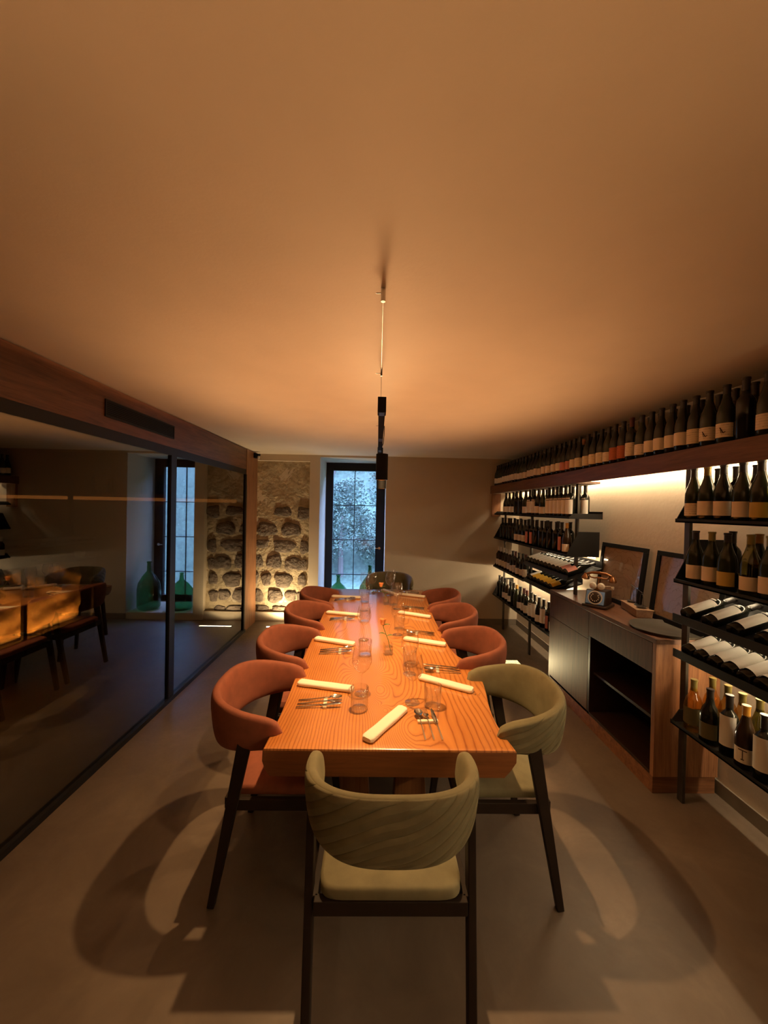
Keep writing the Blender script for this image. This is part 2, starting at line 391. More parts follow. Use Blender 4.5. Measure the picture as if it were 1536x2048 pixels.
# exposed stonework panel, one mesh of mortar and stones
def stones():
    g = G(); nx, nz = 40, 110; x0, x1, z0, z1 = -1.80, -1.0, .125, 2.37; yb = YB+.095
    rnd = random.Random(3)
    for j in range(nz+1):
        for i in range(nx+1):
            x = x0+(x1-x0)*i/nx; z = z0+(z1-z0)*j/nz
            y = yb-.012*math.sin(x*9+math.sin(z*4)*2)*math.sin(z*7+x*3)-.008*rnd.random()
            g.v.append((x, y, z))
    for j in range(nz):
        for i in range(nx): a = j*(nx+1)+i; g.f.append((a, a+1, a+nx+2, a+nx+1)); g.mi.append(0)
    # px positions in the photo crop: centre x, centre y, half width, half height
    L_ = [(860, 775, 90, 50), (1070, 785, 70, 65),  (700, 960, 105, 70), (940, 955, 100, 68), (880, 1125, 110, 65),
          (1085, 1130, 45, 70), (650, 1110, 75, 45), (620, 1290, 55, 60), (785, 1290, 75, 70), (985, 1305, 95, 65), (1090, 1310, 40, 60),
          (600, 1455, 35, 65), (712, 1470, 48, 65), (885, 1475, 90, 75), (1075, 1465, 45, 60), (620, 1640, 70, 65), (805, 1640, 72, 68),
          (965, 1630, 60, 55), (1070, 1640, 45, 60), (680, 1765, 65, 30), (860, 1770, 80, 30), (1010, 1770, 60, 30), (560, 1470, 20, 60),
          (1085, 1640, 20, 40)]
    for cx, cy, hw, hh in L_:
        px = 400+cx/5.12; py = 880+cy/5.12; k = 5.79/771.6
        X = (px-768)*k+.0176*5.79-.02*(py-1024)*k; Z = 1.70-(py-1024)*k-.0102*5.79+.02*(px-768)*k*-1
        sx, sz = hw/5.12*k, hh/5.12*k; n = 22; seed = rnd.random()*9; pr = .018+.016*rnd.random()
        v = []; rings = ((1.0, 0.0), (.97, .55), (.86, .85), (.55, 1.0), (.22, 1.05))
        for q, h in rings:
            for a in range(n):
                t = 2*PI*a/n; c, s = math.cos(t), math.sin(t)
                sq = 1/max(abs(c), abs(s))**.45
                w = 1+.09*math.sin(3*t+seed)+.06*math.sin(5*t+seed*2)+.04*rnd.random()
                v.append((X+c*sx*q*w*sq, yb+.012-(pr+.012)*h-.006*rnd.random()*(h > .5), Z+s*sz*q*w*sq))
        v.append((X, yb-.0-pr*1.05, Z)); f = []
        for r in range(len(rings)-1):
            for a in range(n): b = (a+1) % n; f.append((r*n+a, r*n+b, (r+1)*n+b, (r+1)*n+a))
        for a in range(n): f.append(((len(rings)-1)*n+a, (len(rings)-1)*n+(a+1) % n, len(v)-1))
        g.add([(min(-1.001, max(-1.80, p[0])), p[1], p[2]) for p in v], f, 1)
    return g
o = struct('wall_stone', stones(), [M['mortar'], M['stone']], 'exposed wall of dark stones set in sandy mortar', smooth=True)

# window in its deep recess
def window():
    x0, x1, z0, z1 = -.852, .124, .10, 2.432; y = YW
    fr = thing('window_1', 'tall dark framed window in the deep white reveal', 'window'); fr['kind'] = 'structure'
    g = G().box(x0, -.735, y-.03, y+.04, z0, z1).box(-.022, x1, y-.03, y+.04, z0, z1).box(-.735, -.022, y-.03, y+.04, 2.306, z1).box(-.735, -.022, y-.03, y+.04, z0, .20)
    g.obj('window_frame', M['black'], fr, bevel=.004)
    g = G()
    for z in (1.734, 1.16, .585): g.box(-.735, -.022, y-.008, y+.012, z-.006, z+.006)
    g.box(-.386, -.374, y-.009, y+.013, .2, 2.306); g.obj('glazing_bars', M['black'], fr)
    G().box(-.735, -.022, y, y+.005, .2, 2.306).obj('window_pane', M['window_glass'], fr)
    h = G(); h.tube([(.045, y-.032, 1.03), (.045, y-.06, 1.03), (-.03, y-.06, 1.03)], .008, 8); h.lathe([(.0, .0), (.022, .0), (.022, .01), (0, .01)], 14, Matrix.Translation((.045, y-.03, 1.03)) @ Matrix.Rotation(PI/2, 4, 'X'))
    h.obj('window_handle', M['chrome'], fr, smooth=True)
window()

# glass partition on the left
def partition():
    pt = thing('wall_glass', 'long glass partition with black rails along the left side', 'glass wall'); pt['kind'] = 'structure'
    G().box(XG-.03, XG+.03, YF, 5.20, 0, .035).obj('bottom_rail', M['black'], pt)
    G().box(XG-.03, XG+.008, YF, 5.20, 2.112, 2.18).obj('top_rail', M['black'], pt)
    G().box(XG-.02, XG+.02, 3.305, 3.39, .035, 2.112).obj('mullion', M['black'], pt)
    G().box(XG-.02, XG+.02, 5.155, 5.20, .035, 2.112).obj('end_stile', M['black'], pt)
    for a, b in ((YF, 3.305), (3.39, 5.155)): G().box(XG-.004, XG+.004, a, b, .035, 2.112).obj('glass_pane', M['partition'], pt)
partition()
struct('trim_1', G().box(XG-.12, -1.76, YF, 5.2, 2.18, 2.452), M['walnut_y'], 'long reddish walnut fascia above the glass partition')
struct('trim_2', G().box(XG-.12, -1.755, 5.2, 5.66, 0, 2.452), M['walnut_z'], 'walnut pillar at the far end of the glass partition')
vent = thing('air_vent', 'black slotted air vent set in the walnut fascia', 'vent', (-1.76, 2.93, 2.31))
G().box(-.02, .002, -.42, .42, -.056, .056).obj('vent_backing', M['blackmat'], vent)
g = G().box(.0, .008, -.42, .42, .048, .056).box(.0, .008, -.42, .42, -.056, -.048).box(0, .008, -.42, -.41, -.048, .048).box(0, .008, .41, .42, -.048, .048)
g.obj('vent_frame', M['black'], vent)
g = G()
for i in range(8): z = -.042+i*.012; g.box(.0, .006, -.41, .41, z-.002, z+.002)
g.obj('vent_slats', M['black'], vent)
cam_ = thing('security_camera', 'small black and white security camera high on the pillar corner', 'camera', (-1.72, 5.50, 2.40))
G().box(-.035, .0, -.04, .04, -.03, .04).obj('mount', M['blackmat'], cam_, bevel=.004)
g = G(); g.lathe([(0, 0), (.022, 0), (.026, .01), (.026, .03), (0, .03)], 16, Matrix.Translation((.025, 0, .0))); g.obj('camera_head', M['black'], cam_, smooth=True)
g = G(); g.lathe([(0, -.05), (.014, -.045), (.018, -.02), (.018, 0), (0, 0)], 16, Matrix.Translation((.025, 0, 0))); g.obj('camera_body', M['cap_white'], cam_, smooth=True)

# room behind the glass
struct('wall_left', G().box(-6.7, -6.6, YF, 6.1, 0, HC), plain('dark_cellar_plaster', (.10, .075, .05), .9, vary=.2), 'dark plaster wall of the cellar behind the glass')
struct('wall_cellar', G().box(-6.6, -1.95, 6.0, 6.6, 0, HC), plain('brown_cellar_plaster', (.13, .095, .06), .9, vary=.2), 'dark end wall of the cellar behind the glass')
fire = thing('stone_hearth', 'orange lit stone ledge in a black steel frame behind the glass', 'hearth')
def rough_panel():
    g = G(); ny, nz = 70, 20; y0, y1, z0, z1 = 1.6, 4.95, .28, .95; rnd = random.Random(5)
    for j in range(nz+1):
        for i in range(ny+1):
            y = y0+(y1-y0)*i/ny; z = z0+(z1-z0)*j/nz
            g.v.append((-3.74+.03*math.sin(y*9+2*math.sin(z*8))*math.sin(z*11+y*4)+.012*rnd.random(), y, z))
    for j in range(nz):
        for i in range(ny): a = j*(ny+1)+i; g.f.append((a, a+1, a+ny+2, a+ny+1)); g.mi.append(0)
    return g
rough_panel().obj('stone_panel', plain('amber_stone', (.55, .36, .16), .8, bumps=(9, 1, .04), vary=.5), fire, smooth=True)
G().box(-3.9, -3.79, 1.6, 4.95, 0, .97).obj('hearth_core', M['mortar'], fire)
G().box(-3.79, -3.55, 1.6, 4.95, .0, .24).obj('hearth_base', M['stone'], fire, bevel=.01)
g = G().box(-3.58, -3.55, 1.6, 4.95, .24, .28)
for y in (1.62, 2.8, 3.97, 4.93): g.box(-3.58, -3.55, y-.02, y+.02, 0, 1.0)
g.obj('steel_frame', M['black'], fire)
G().box(-3.62, -3.60, 1.65, 4.9, .245, .255).obj('light_strip', emit('amber_led', (1, .42, .07), 200), fire)
sh = thing('back_shelf', 'amber lit shelf across the cellar end wall behind the glass', 'shelf')
G().box(-6.5, -2.12, 5.86, 5.995, 1.80, 1.84).obj('shelf_board', M['walnut_x'], sh)
G().box(-6.45, -2.15, 5.985, 5.998, 1.735, 1.785).obj('light_strip', emit('amber_shelf_led', (1, .33, .06), 1.1), sh)
G().box(-6.5, -2.12, 5.86, 5.995, 1.69, 1.73).obj('lower_board', M['walnut_x'], sh)
cr = thing('cellar_rack', 'dark wine rack standing behind the glass beside the hearth', 'rack')
g = G()
for y in (3.85, 5.10): g.box(-4.02, -3.98, y-.02, y+.02, 0, 2.0)
g.obj('post', M['black'], cr)
G().box(-4.05, -3.6, 3.8, 5.12, 1.19, 1.20).obj('shelf_tray', M['black'], cr)
G().box(-4.05, -3.6, 4.55, 5.12, .99, 1.0).obj('lower_tray', M['black'], cr)
cu = tag(G().lathe([(0, .0), (.03, 0), (.05, .02), (.058, .08), (.055, .08), (.047, .022), (0, .01)], 18).obj('cup', M['ceramic'], smooth=True, loc=(-3.72, 4.9, 1.0)), 'white cup on the cellar rack behind the glass', 'cup')
rack_light = area('cellar_rack_light', (-3.7, 4.5, 1.60), (-3.7, 4.5, 1.0), 1.1, .03, 1.2, (1, .6, .25))
rack_light.rotation_euler = (0, 0, PI/2)

# floor lights
fl = thing('floor_slot_lamp', 'narrow bright uplight slot sunk in the floor before the stones', 'floor light')
G().box(-1.52, -1.08, 5.405, 5.435, -.01, .004).obj('diffuser', emit('slot_diffuser', (1, .85, .55), 14), fl)
G().box(-1.53, -1.07, 5.395, 5.445, -.02, .002).obj('frame', M['gunmetal'], fl)
fl = thing('floor_panel_lamp', 'square glowing glass light panel set in the floor by the racks', 'floor light')
m, nt, out = mat('speckled_glass_light'); e = N(nt, 'Emission'); L(nt, ramp(nt, noise(nt, coords(nt), 60, 3, .7), [(.40, (.55, .42, .12)), (.5, (1, .86, .42))]), e.inputs[0]); e.inputs[1].default_value = 1.5
L(nt, e.outputs[0], out.inputs[0])
G().box(1.34, 1.62, 4.095, 4.33, -.01, .005).obj('diffuser', m, fl)
G().box(1.325, 1.635, 4.08, 4.345, -.02, .003).obj('frame', M['gunmetal'], fl)

# ------------------------------------------------------------------ outside
struct('terrain_hill', (lambda g: g)(G().add(*(lambda: (
    [(-60+120*i/30, 6.8+78*j/30, -.7+max(0, (78*j/30-5))*.72+(1.2*math.sin(i*1.3+j)*math.cos(j*.8) if j > 2 else 0)) for j in range(31) for i in range(31)],
    [(j*31+i, j*31+i+1, (j+1)*31+i+1, (j+1)*31+i) for j in range(30) for i in range(30)]))())),
    plain('wooded_ground', (.07, .10, .06), .95, vary=.4), 'steep wooded hillside outside the window', smooth=True)
def leafy(name, c1, c2):
    m, nt, out = mat(name); p = principled(nt, out, Roughness=.8); v = coords(nt)
    L(nt, ramp(nt, noise(nt, v, 2.6, 8, .8), [(.42, c1), (.58, c2)]), p.inputs['Base Color'])
    L(nt, bump(nt, noise(nt, v, 3.5, 8, .8), 1, .8), p.inputs['Normal']); return m
LEAF = [leafy('grey_green_leaves', (.05, .07, .08), (.46, .50, .55)), leafy('green_leaves', (.015, .035, .015), (.24, .34, .20)), leafy('haze_pale_leaves', (.10, .12, .15), (.56, .60, .66))]  # paler blue-grey leaves carry the dusk haze in their colour
def crown_mesh(k, mi):
    rnd = random.Random(k); g = G(); blobs = []
    for c in range(26):
        a = rnd.random()*2*PI; h = rnd.random(); r = .72*(1-h*.5)*rnd.random()**.5
        blobs.append((r*math.cos(a), r*math.sin(a), .45+h*1.5, .20+.16*rnd.random()))
    for q in range(11000):
        cx, cy, cz, s = blobs[q % 26]; d = Vector((rnd.gauss(0, 1), rnd.gauss(0, 1), rnd.gauss(0, 1))).normalized()*s*rnd.random()**.3
        p = Vector((cx, cy, cz))+d; t = Vector((rnd.gauss(0, 1), rnd.gauss(0, 1), rnd.gauss(0, .6))).normalized(); n = t.orthogonal().normalized()
        n.rotate(Matrix.Rotation(rnd.random()*6, 3, t)); l = .014+.022*rnd.random()
        g.add([p-t*l, p+n*l*.6, p+t*l, p-n*l*.6], [(0, 1, 2, 3)])
    me = g.data('crown', LEAF[mi]); return me
crowns = [crown_mesh(1, 0), crown_mesh(2, 1), crown_mesh(3, 2)]
trunk = G().tube([(0, 0, -.6), (.03, .0, .5), (-.03, .02, 1.3)], [.07, .06, .03], 7).data('trunk', plain('bark', (.10, .08, .06), .9), True)
rnd = random.Random(11); used = []
for row in range(9):
    yy = 12+row*3.6+row*row*.3; n = 4
    for i in range(n):
        xx = (-.30+.37*i/(n-1)-.02)*yy*1.25+rnd.uniform(-.5, .5)
        if xx < -.42*yy or xx > .20*yy: continue
        used.append((xx, yy+rnd.uniform(-.8, .8), row))
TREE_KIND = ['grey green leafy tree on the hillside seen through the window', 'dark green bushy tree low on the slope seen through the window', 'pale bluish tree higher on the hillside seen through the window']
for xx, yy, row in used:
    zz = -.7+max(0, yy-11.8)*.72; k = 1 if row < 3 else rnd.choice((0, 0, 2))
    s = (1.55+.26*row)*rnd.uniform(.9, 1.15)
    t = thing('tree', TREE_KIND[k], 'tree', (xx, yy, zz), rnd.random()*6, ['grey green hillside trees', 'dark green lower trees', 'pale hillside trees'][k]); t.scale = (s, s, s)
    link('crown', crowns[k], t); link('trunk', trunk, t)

# demijohns in the recess
def demijohn(loc, h, r, label):
    t = thing('demijohn', label, 'bottle', loc, 0)
    p = [(0, .01), (r*.8, 0), (r, .04), (r, h*.42), (r*.92, h*.55), (r*.55, h*.70), (.032, h*.80), (.026, h*.97), (.034, h*.975), (.034, h), (.022, h)]
    G().lathe(p, 28).obj('glass_body', M['demijohn'], t, smooth=True, sharp=60)
demijohn((-.094, 5.90, .10), .72, .16, 'taller green glass demijohn in the window recess, behind the table')
demijohn((-.575, 5.92, .10), .56, .17, 'shorter green glass demijohn at the left of the window recess')

# ------------------------------------------------------------------ beam shelf with light strip
beam = thing('beam_shelf', 'long walnut beam shelf running high above the wine racks', 'shelf', (1.67, 3, 1.95))
def ob(name, g, m, bevel=.002): o = g.obj(name, m, beam, bevel=bevel); o.matrix_parent_inverse = Matrix.Translation((-1.67, -3, -1.95)); return o
ob('fascia', G().box(1.67, 1.69, YF, 5.695, 1.943, 2.053), M['walnut_y'])
ob('top_board', G().box(1.69, XR, YF, 5.695, 2.035, 2.053), M['walnut_y'])
ob('soffit_board', G().box(1.70, 1.98, 3.40, 5.66, 1.952, 1.972), M['walnut_y'])
ob('end_board', G().box(1.69, 1.82, 5.66, 5.695, 1.61, 1.943), M['walnut_z'])
ob('light_strip', G().box(2.05, 2.075, YF, 5.65, 2.018, 2.030), M['led'], 0)

# ------------------------------------------------------------------ wine racks
XL = 1.715
def rack(name, label, posts, trays, z_base):
    t = thing(name, label, 'wine rack', (1.83, posts[0][0], 0))
    inv = Matrix.Translation((-1.83, -posts[0][0], 0))
    def add(n, g, m, par=None, bevel=0):
        o = g.obj(n, m, par or t, bevel=bevel)
        if not par: o.matrix_parent_inverse = inv
        return o
    for y, z0 in posts: add('post', G().box(1.822, 1.84, y-.02, y+.02, z0, 2.03), M['gunmetal'], bevel=.002)
    for kind, y0, y1, z, h in trays:
        if kind == 's':
            g = G().box(XL, 2.02, y0, y1, z-.008, z).box(XL, XL+.005, y0, y1, z-.008, z+.014).box(2.014, 2.02, y0, y1, z, z+.06)
            o = add('tray', g, M['black'])
            for ya in (y0, y1-.005):
                add('end_plate', G().prism([(XL, z), (2.02, z), (2.02, z+h), (min(1.99, XL+.02+h*.42), z+h)], ya, ya+.005, 'Y'), M['black'], o)
        else:
            s = .34
            g = G().prism([(XL, z), (XL, z+.045), (XL+.006, z+.045), (XL+.006, z+.012), (2.03, z+.012+s*.31), (2.03, z+s*.31)], y0, y1, 'Y')
            g.box(2.025, 2.031, y0, y1, z+s*.31, z+s*.31+.07)
            add('bottle_cradle', g, M['black'])
    return t
def rack_strip(t, y0, y1, z, x=2.045, m='led_low'):  # unseen strip added under a tray to light the bottles below
    o = G().box(x, x+.013, y0, y1, z, z+.012).obj('light_strip', M[m], t)
    o.matrix_parent_inverse = Matrix.Translation((-t.location.x, -t.location.y, 0))
    G().box(x-.005, x+.018, y0, y1, z+.0121, z+.016).obj('strip_rail', M['black'], t).matrix_parent_inverse = Matrix.Translation((-t.location.x, -t.location.y, 0))
M['led_low'] = emit('warm_led_low', LED_COL, LED_STR*1.8)
rk1 = rack('wine_rack', 'far tall steel wine rack between the end wall and the cabinet', [(5.47, 0), (4.52, 0), (3.50, .942)],
     [('s', 3.42, 5.62, 1.645, .04), ('s', 3.46, 5.62, 1.30, .22), ('s', 4.46, 5.62, .885, .06), ('s', 3.74, 5.62, .475, .24),
      ('l', 3.42, 4.44, 1.08, 0), ('l', 3.745, 4.44, .885, 0)], 0)
rk2 = rack('wine_rack', 'near steel wine rack at the right edge, close to the camera', [(2.235, 0), (1.29, 0)],
     [('s', .4, 2.19, 1.66, .15), ('s', .4, 2.19, 1.315, .24), ('l', .4, 2.19, 1.085, 0), ('l', .4, 2.18, .885, 0), ('s', .4, 2.185, .505, .07)], 0)

rack_strip(rk1, 3.76, 5.6, .84); rack_strip(rk2, .4, 2.18, .955)
M['led_tray'] = emit('warm_led_tray', LED_COL, LED_STR*.5)
rack_strip(rk2, .4, 2.18, 1.291, 1.985, 'led_tray'); rack_strip(rk2, .4, 2.17, 1.135, 1.99, 'led_tray')
rack_strip(rk1, 3.48, 4.44, 1.276, 1.985, 'led_tray'); rack_strip(rk1, 3.76, 4.42, 1.13, 1.99, 'led_tray')

# ------------------------------------------------------------------ bottles
PROF = {
 'burgundy': [(0, .006), (.034, 0), (.040, .006), (.041, .11), (.040, .15), (.034, .18), (.0245, .205), (.0165, .235), (.0145, .262), (.0145, .284), (.0165, .286), (.0165, .293), (0, .293)],
 'bordeaux': [(0, .006), (.032, 0), (.037, .006), (.0375, .175), (.0355, .192), (.027, .208), (.0165, .220), (.0145, .235), (.0145, .288), (.0165, .290), (.0165, .297), (0, .297)],
 'squat': [(0, .006), (.037, 0), (.0435, .006), (.0435, .10), (.042, .145), (.033, .178), (.021, .20), (.0155, .23), (.0145, .268), (.0165, .27), (.0165, .279), (0, .279)]}
RAD = {'burgundy': .041, 'bordeaux': .0378, 'squat': .0437}
CACHE = {}
def bottle_parts(kind, glass, lab, cap):
    k = (kind, glass)
    if k not in CACHE: CACHE[k] = G().lathe(PROF[kind], 20).data('wine_bottle', M[glass], True, 50)
    top = PROF[kind][-1][1]; parts = [('', CACHE[k])]
    if lab:
        lm, z0, z1, half = lab; k = ('lab', kind)+tuple(lab)
        if k not in CACHE:
            r = RAD[kind]+.0007; CACHE[k] = G().lathe([(r, z0), (r, z1)], 12, a0=-half, a1=half).data('bottle_label', M[lm], True, 80)
        parts.append(('bottle_label', CACHE[k]))
        if lm == 'lab_white' and z1 < .17:
            k = ('neck', kind)
            if k not in CACHE: CACHE[k] = G().lathe([(RAD[kind]+.0006, z1+.006), (RAD[kind]+.0006, z1+.017)], 12, a0=-.55, a1=.55).data('upper_label', M['lab_white'], True, 80)
            parts.append(('upper_label', CACHE[k]))
    k = ('cap', kind, cap)
    if k not in CACHE:
        CACHE[k] = G().lathe([(.0160 if kind == 'burgundy' else .0156, top-.062), (.0154, top-.030), (.0154, top-.010), (.0175, top-.009), (.0175, top+.0008), (0, top+.001)], 16).data('bottle_capsule', M[cap], True, 40)
    parts.append(('bottle_capsule', CACHE[k])); return parts
def bottle(kind, glass, lab, cap, loc, face, label, group, lie=None):
    ps = bottle_parts(kind, glass, lab, cap)
    o = link('wine_bottle', ps[0][1]); tag(o, label, 'bottle', group)
    if lie is None:
        o.location = loc; o.rotation_euler = (0, 0, face)
    else:   # axis of the bottle points to +x and up by angle lie, label facing up
        o.matrix_world = Matrix.Translation(loc) @ Matrix.Rotation(PI/2-lie, 4, 'Y') @ Matrix.Rotation(face, 4, 'Z')
    for n, me in ps[1:]: link(n, me, o)
    return o
FACE = PI+.55
PLAIN = {'bot_dark': 'dark', 'bot_green': 'dark green', 'bot_brown': 'brown', 'amber': 'amber', 'olive': 'olive green'}
LN = {'lab_cream': 'cream', 'lab_lined': 'printed cream', 'lab_emblem': 'crested', 'lab_red': 'red striped', 'lab_pink': 'pink', 'lab_yellow': 'yellow', 'lab_gold': 'gold',
      'lab_white': 'white', 'lab_grey': 'grey', 'lab_dark': 'dark olive'}
def lname(i, spec, where, near):
    kd, gl, lab, cap = spec
    return ' '.join(f"{PLAIN[gl]} bottle, {LN[lab[0]]+' label' if lab else 'unlabelled'}, {ORD[i]} from {near}, {where}".split())
Lb = lambda m, z0=.035, z1=.108, h=1.0: (m, z0, z1, h)
S = {'a': ('burgundy', 'bot_dark', Lb('lab_cream'), 'cap_black'), 'b': ('burgundy', 'bot_green', Lb('lab_lined', .03, .10), 'cap_black'),
     'c': ('bordeaux', 'bot_dark', Lb('lab_lined', .035, .125), 'cap_wine'), 'd': ('burgundy', 'bot_dark', Lb('lab_emblem', .03, .11), 'cap_copper'),
     'e': ('burgundy', 'bot_dark', Lb('lab_emblem', .03, .11), 'cap_black'), 'r': ('burgundy', 'bot_dark', Lb('lab_red', .03, .12, .9), 'cap_black'),
     'p': ('burgundy', 'bot_dark', Lb('lab_pink', .03, .105, .8), 'cap_black'), 'n': ('bordeaux', 'bot_dark', None, 'cap_black'),
     'w': ('bordeaux', 'bot_dark', Lb('lab_white', .05, .20, 1.0), 'cap_black'), 'W': ('bordeaux', 'bot_dark', Lb('lab_white', .035, .165, 1.2), 'cap_black'),
     'g': ('burgundy', 'bot_green', Lb('lab_gold', .03, .10), 'cap_black'), 'o': ('burgundy', 'olive', Lb('lab_cream', .03, .095), 'cap_olive'),
     'y': ('burgundy', 'bot_brown', Lb('lab_cream', .03, .10), 'cap_ochre'), 'm': ('squat', 'amber', Lb('lab_dark', .04, .13, 1.2), 'cap_olive'),
     't': ('bordeaux', 'bot_brown', Lb('lab_lined', .04, .12), 'cap_white'), 'k': ('squat', 'bot_dark', Lb('lab_dark', .03, .11), 'cap_black'),
     'z': ('bordeaux', 'bot_dark', Lb('lab_pink', .03, .16, .45), 'cap_black'), 'v': ('burgundy', 'bot_green', None, 'cap_ochre'),
     's': ('burgundy', 'bot_green', Lb('lab_cream', .03, .105), 'cap_black'), 'A': ('burgundy', 'bot_green', Lb('lab_cream', .035, .11), 'cap_olive')}
INK = plain('label_ink', (.05, .03, .02), .7)
def mark(o, strokes, r):
    g = G()
    for y0, z0, y1, z1, w in strokes: g.beam((r, y0, z0), (r, y1, z1), .0012, w, side=(1, 0, 0))
    g.obj('label_mark', INK, o)
def row(seq, ys, x, z, where, group, near='the near end', jx=.006, face=FACE):
    for i, (s, y) in enumerate(zip(seq, ys)):
        o = bottle(*S[s], (x+random.uniform(-jx, jx), y, z), face+random.uniform(-.1, .1), lname(i, S[s], where, near), group)
        if 'on beam top, front' in where and i in (4, 5): mark(o, [(-.012, .078, .002, .050, .004), (.002, .050, .010, .058, .003), (-.006, .050, -.010, .066, .002)], .0422)
        if 'bottom tray' in where and 'near' in where and i == 3 and 'back' not in where: mark(o, [(-.016, .092, .016, .090, .004), (0, .090, .0, .050, .003), (-.006, .048, .006, .048, .004)], .0422)
# top of the beam, front row: measured places, near to far
front_y = [1.50, 1.59, 1.70, 1.80, 1.90, 2.00, 2.09, 2.175, 2.26, 2.35, 2.44, 2.53, 2.62, 2.71, 2.80, 2.89, 2.98, 3.07, 3.18, 3.30, 3.39, 3.48, 3.57, 3.66, 3.77, 3.90, 3.99, 4.08, 4.17, 4.29, 4.38,
           4.50, 4.60, 4.69, 4.78, 4.87, 4.96, 5.05, 5.14, 5.23, 5.32, 5.41, 5.50, 5.58]
front_s = 'aabnbbeaaaabcrrbeeeeappaaaabaaabbbaaaaaabbba'
row(front_s, front_y, 1.738, 2.0535, 'on beam top, front row', 'bottles in the front row on the beam shelf')
for i in (6, 7): pass
row('nnannnnbnnnnnnbnnndnnnnnnnnnnnnnnnnnnnn', [1.55+.104*i for i in range(39)], 1.84, 2.0535, 'on beam top, back row', 'bottles in the back row on the beam shelf')
# near rack
row('bAasgobbaabb', [2.125, 2.035, 1.945, 1.84, 1.75, 1.655, 1.56, 1.46, 1.36], 1.765, 1.661, 'on the near rack, top tray', 'bottles on the top tray of the near rack', 'cabinet side')
row('nnananan', [2.13, 2.02, 1.91, 1.80, 1.70, 1.60], 1.90, 1.661, 'near rack, top tray back row', 'bottles at the back of the near top tray', 'cabinet side')
row('sAgoAob', [2.11, 2.005, 1.905, 1.795, 1.70, 1.60, 1.50], 1.768, 1.316, 'on the near rack, second tray', 'bottles on the second tray of the near rack', 'cabinet side')
row('nvno', [2.03, 1.88, 1.74, 1.60], 1.90, 1.316, 'near rack, second tray back row', 'bottles at the back of the near second tray', 'cabinet side')
row('mkwywyb', [2.10, 1.985, 1.885, 1.79, 1.70, 1.60, 1.50], 1.772, .506, 'on the near rack, bottom tray', 'bottles on the bottom tray of the near rack', 'cabinet side')
row('mmmomoo', [2.12, 2.03, 1.94, 1.85, 1.76, 1.66], 1.90, .506, 'near rack, bottom tray back row', 'bottles at the back of the near bottom tray', 'cabinet side')
LIE = math.atan(.34)
def lying(seq, ys, z, where, group, near):
    for i, (s, y) in enumerate(zip(seq, ys)):
        r = RAD[S[s][0]]
        nx, nz = -math.sin(LIE), math.cos(LIE)
        loc = (XL+.012+0*nx+r*nx+.012, y, z+.016+r*nz)
        bottle(*S[s], loc, PI, lname(i, S[s], where, near), group, lie=LIE)
lying('WWWWWWWWWWWW', [2.115, 1.975, 1.83, 1.69, 1.55, 1.41], 1.085, 'near rack, upper cradle', 'bottles lying in the upper near cradle', 'cabinet side')
lying('WWWWWWWWWWWW', [2.10-.083*i for i in range(8)], .885, 'near rack, lower cradle', 'bottles lying in the lower near cradle', 'cabinet side')
# far rack
row('WWWWWWbaWWsnnaaa'[:16], [3.50, 3.585, 3.67, 3.755, 3.84, 3.925, 4.06, 4.18, 4.30, 4.42, 4.55, 4.70, 4.84, 4.98, 5.12, 5.26], 1.762, 1.646, 'on the far rack, top tray', 'bottles on the top tray of the far rack', 'cabinet side')
row('WWnWnnnWnWnn', [3.50, 3.60, 3.72, 3.86, 4.0, 4.14, 4.3, 4.5, 4.7, 4.9, 5.1, 5.3], 1.90, 1.646, 'far rack, top tray back row', 'bottles at the back of the far top tray', 'cabinet side')
row('yznnnnnzzaaannnnn'[:17], [3.56+.115*i for i in range(17)], 1.775, 1.301, 'on the far rack, second tray', 'bottles on the second tray of the far rack', 'cabinet side')
row('nnnnnnn', [3.75+.26*i for i in range(7)], 1.90, 1.301, 'far rack, second tray back row', 'bottles at the back of the far second tray', 'cabinet side')
row('caacattttt', [4.53+.112*i for i in range(10)], 1.775, .886, 'on the far rack, third tray', 'bottles on the third tray of the far rack', 'cabinet side')
row('czwawWccavnatann', [3.80+.112*i for i in range(16)], 1.775, .476, 'on the far rack, bottom tray', 'bottles on the bottom tray of the far rack', 'cabinet side')
S['Y'] = ('burgundy', 'bot_dark', Lb('lab_yellow', .02, .11, 1.3), 'cap_black'); S['P'] = ('burgundy', 'bot_dark', Lb('lab_pink', .02, .11, 1.3), 'cap_black')
lying('PPWWWWWWWWW', [3.50+.09*i for i in range(11)], 1.08, 'far rack, upper cradle', 'bottles lying in the upper far cradle', 'cabinet side')
lying('YYYYYYW', [3.80+.09*i for i in range(7)], .885, 'far rack, lower cradle', 'bottles lying in the lower far cradle', 'cabinet side')
# bottles behind the glass, necks toward the room
for i in range(11):
    o = bottle(*S['n'], (-3.88, 3.95+.102*i, 1.242), PI, f'dark bottle lying in the cellar rack, {ORD[i]} from its near end', 'bottles lying in the cellar rack', lie=.0)
for i, x in enumerate((-4.3, -4.05, -3.55, -3.3, -2.95)):
    bottle(*S['n'], (x, 5.92, 1.841), PI, f'dark bottle standing on the cellar shelf, {ORD[i]} from its left end', 'bottles standing on the cellar shelf')

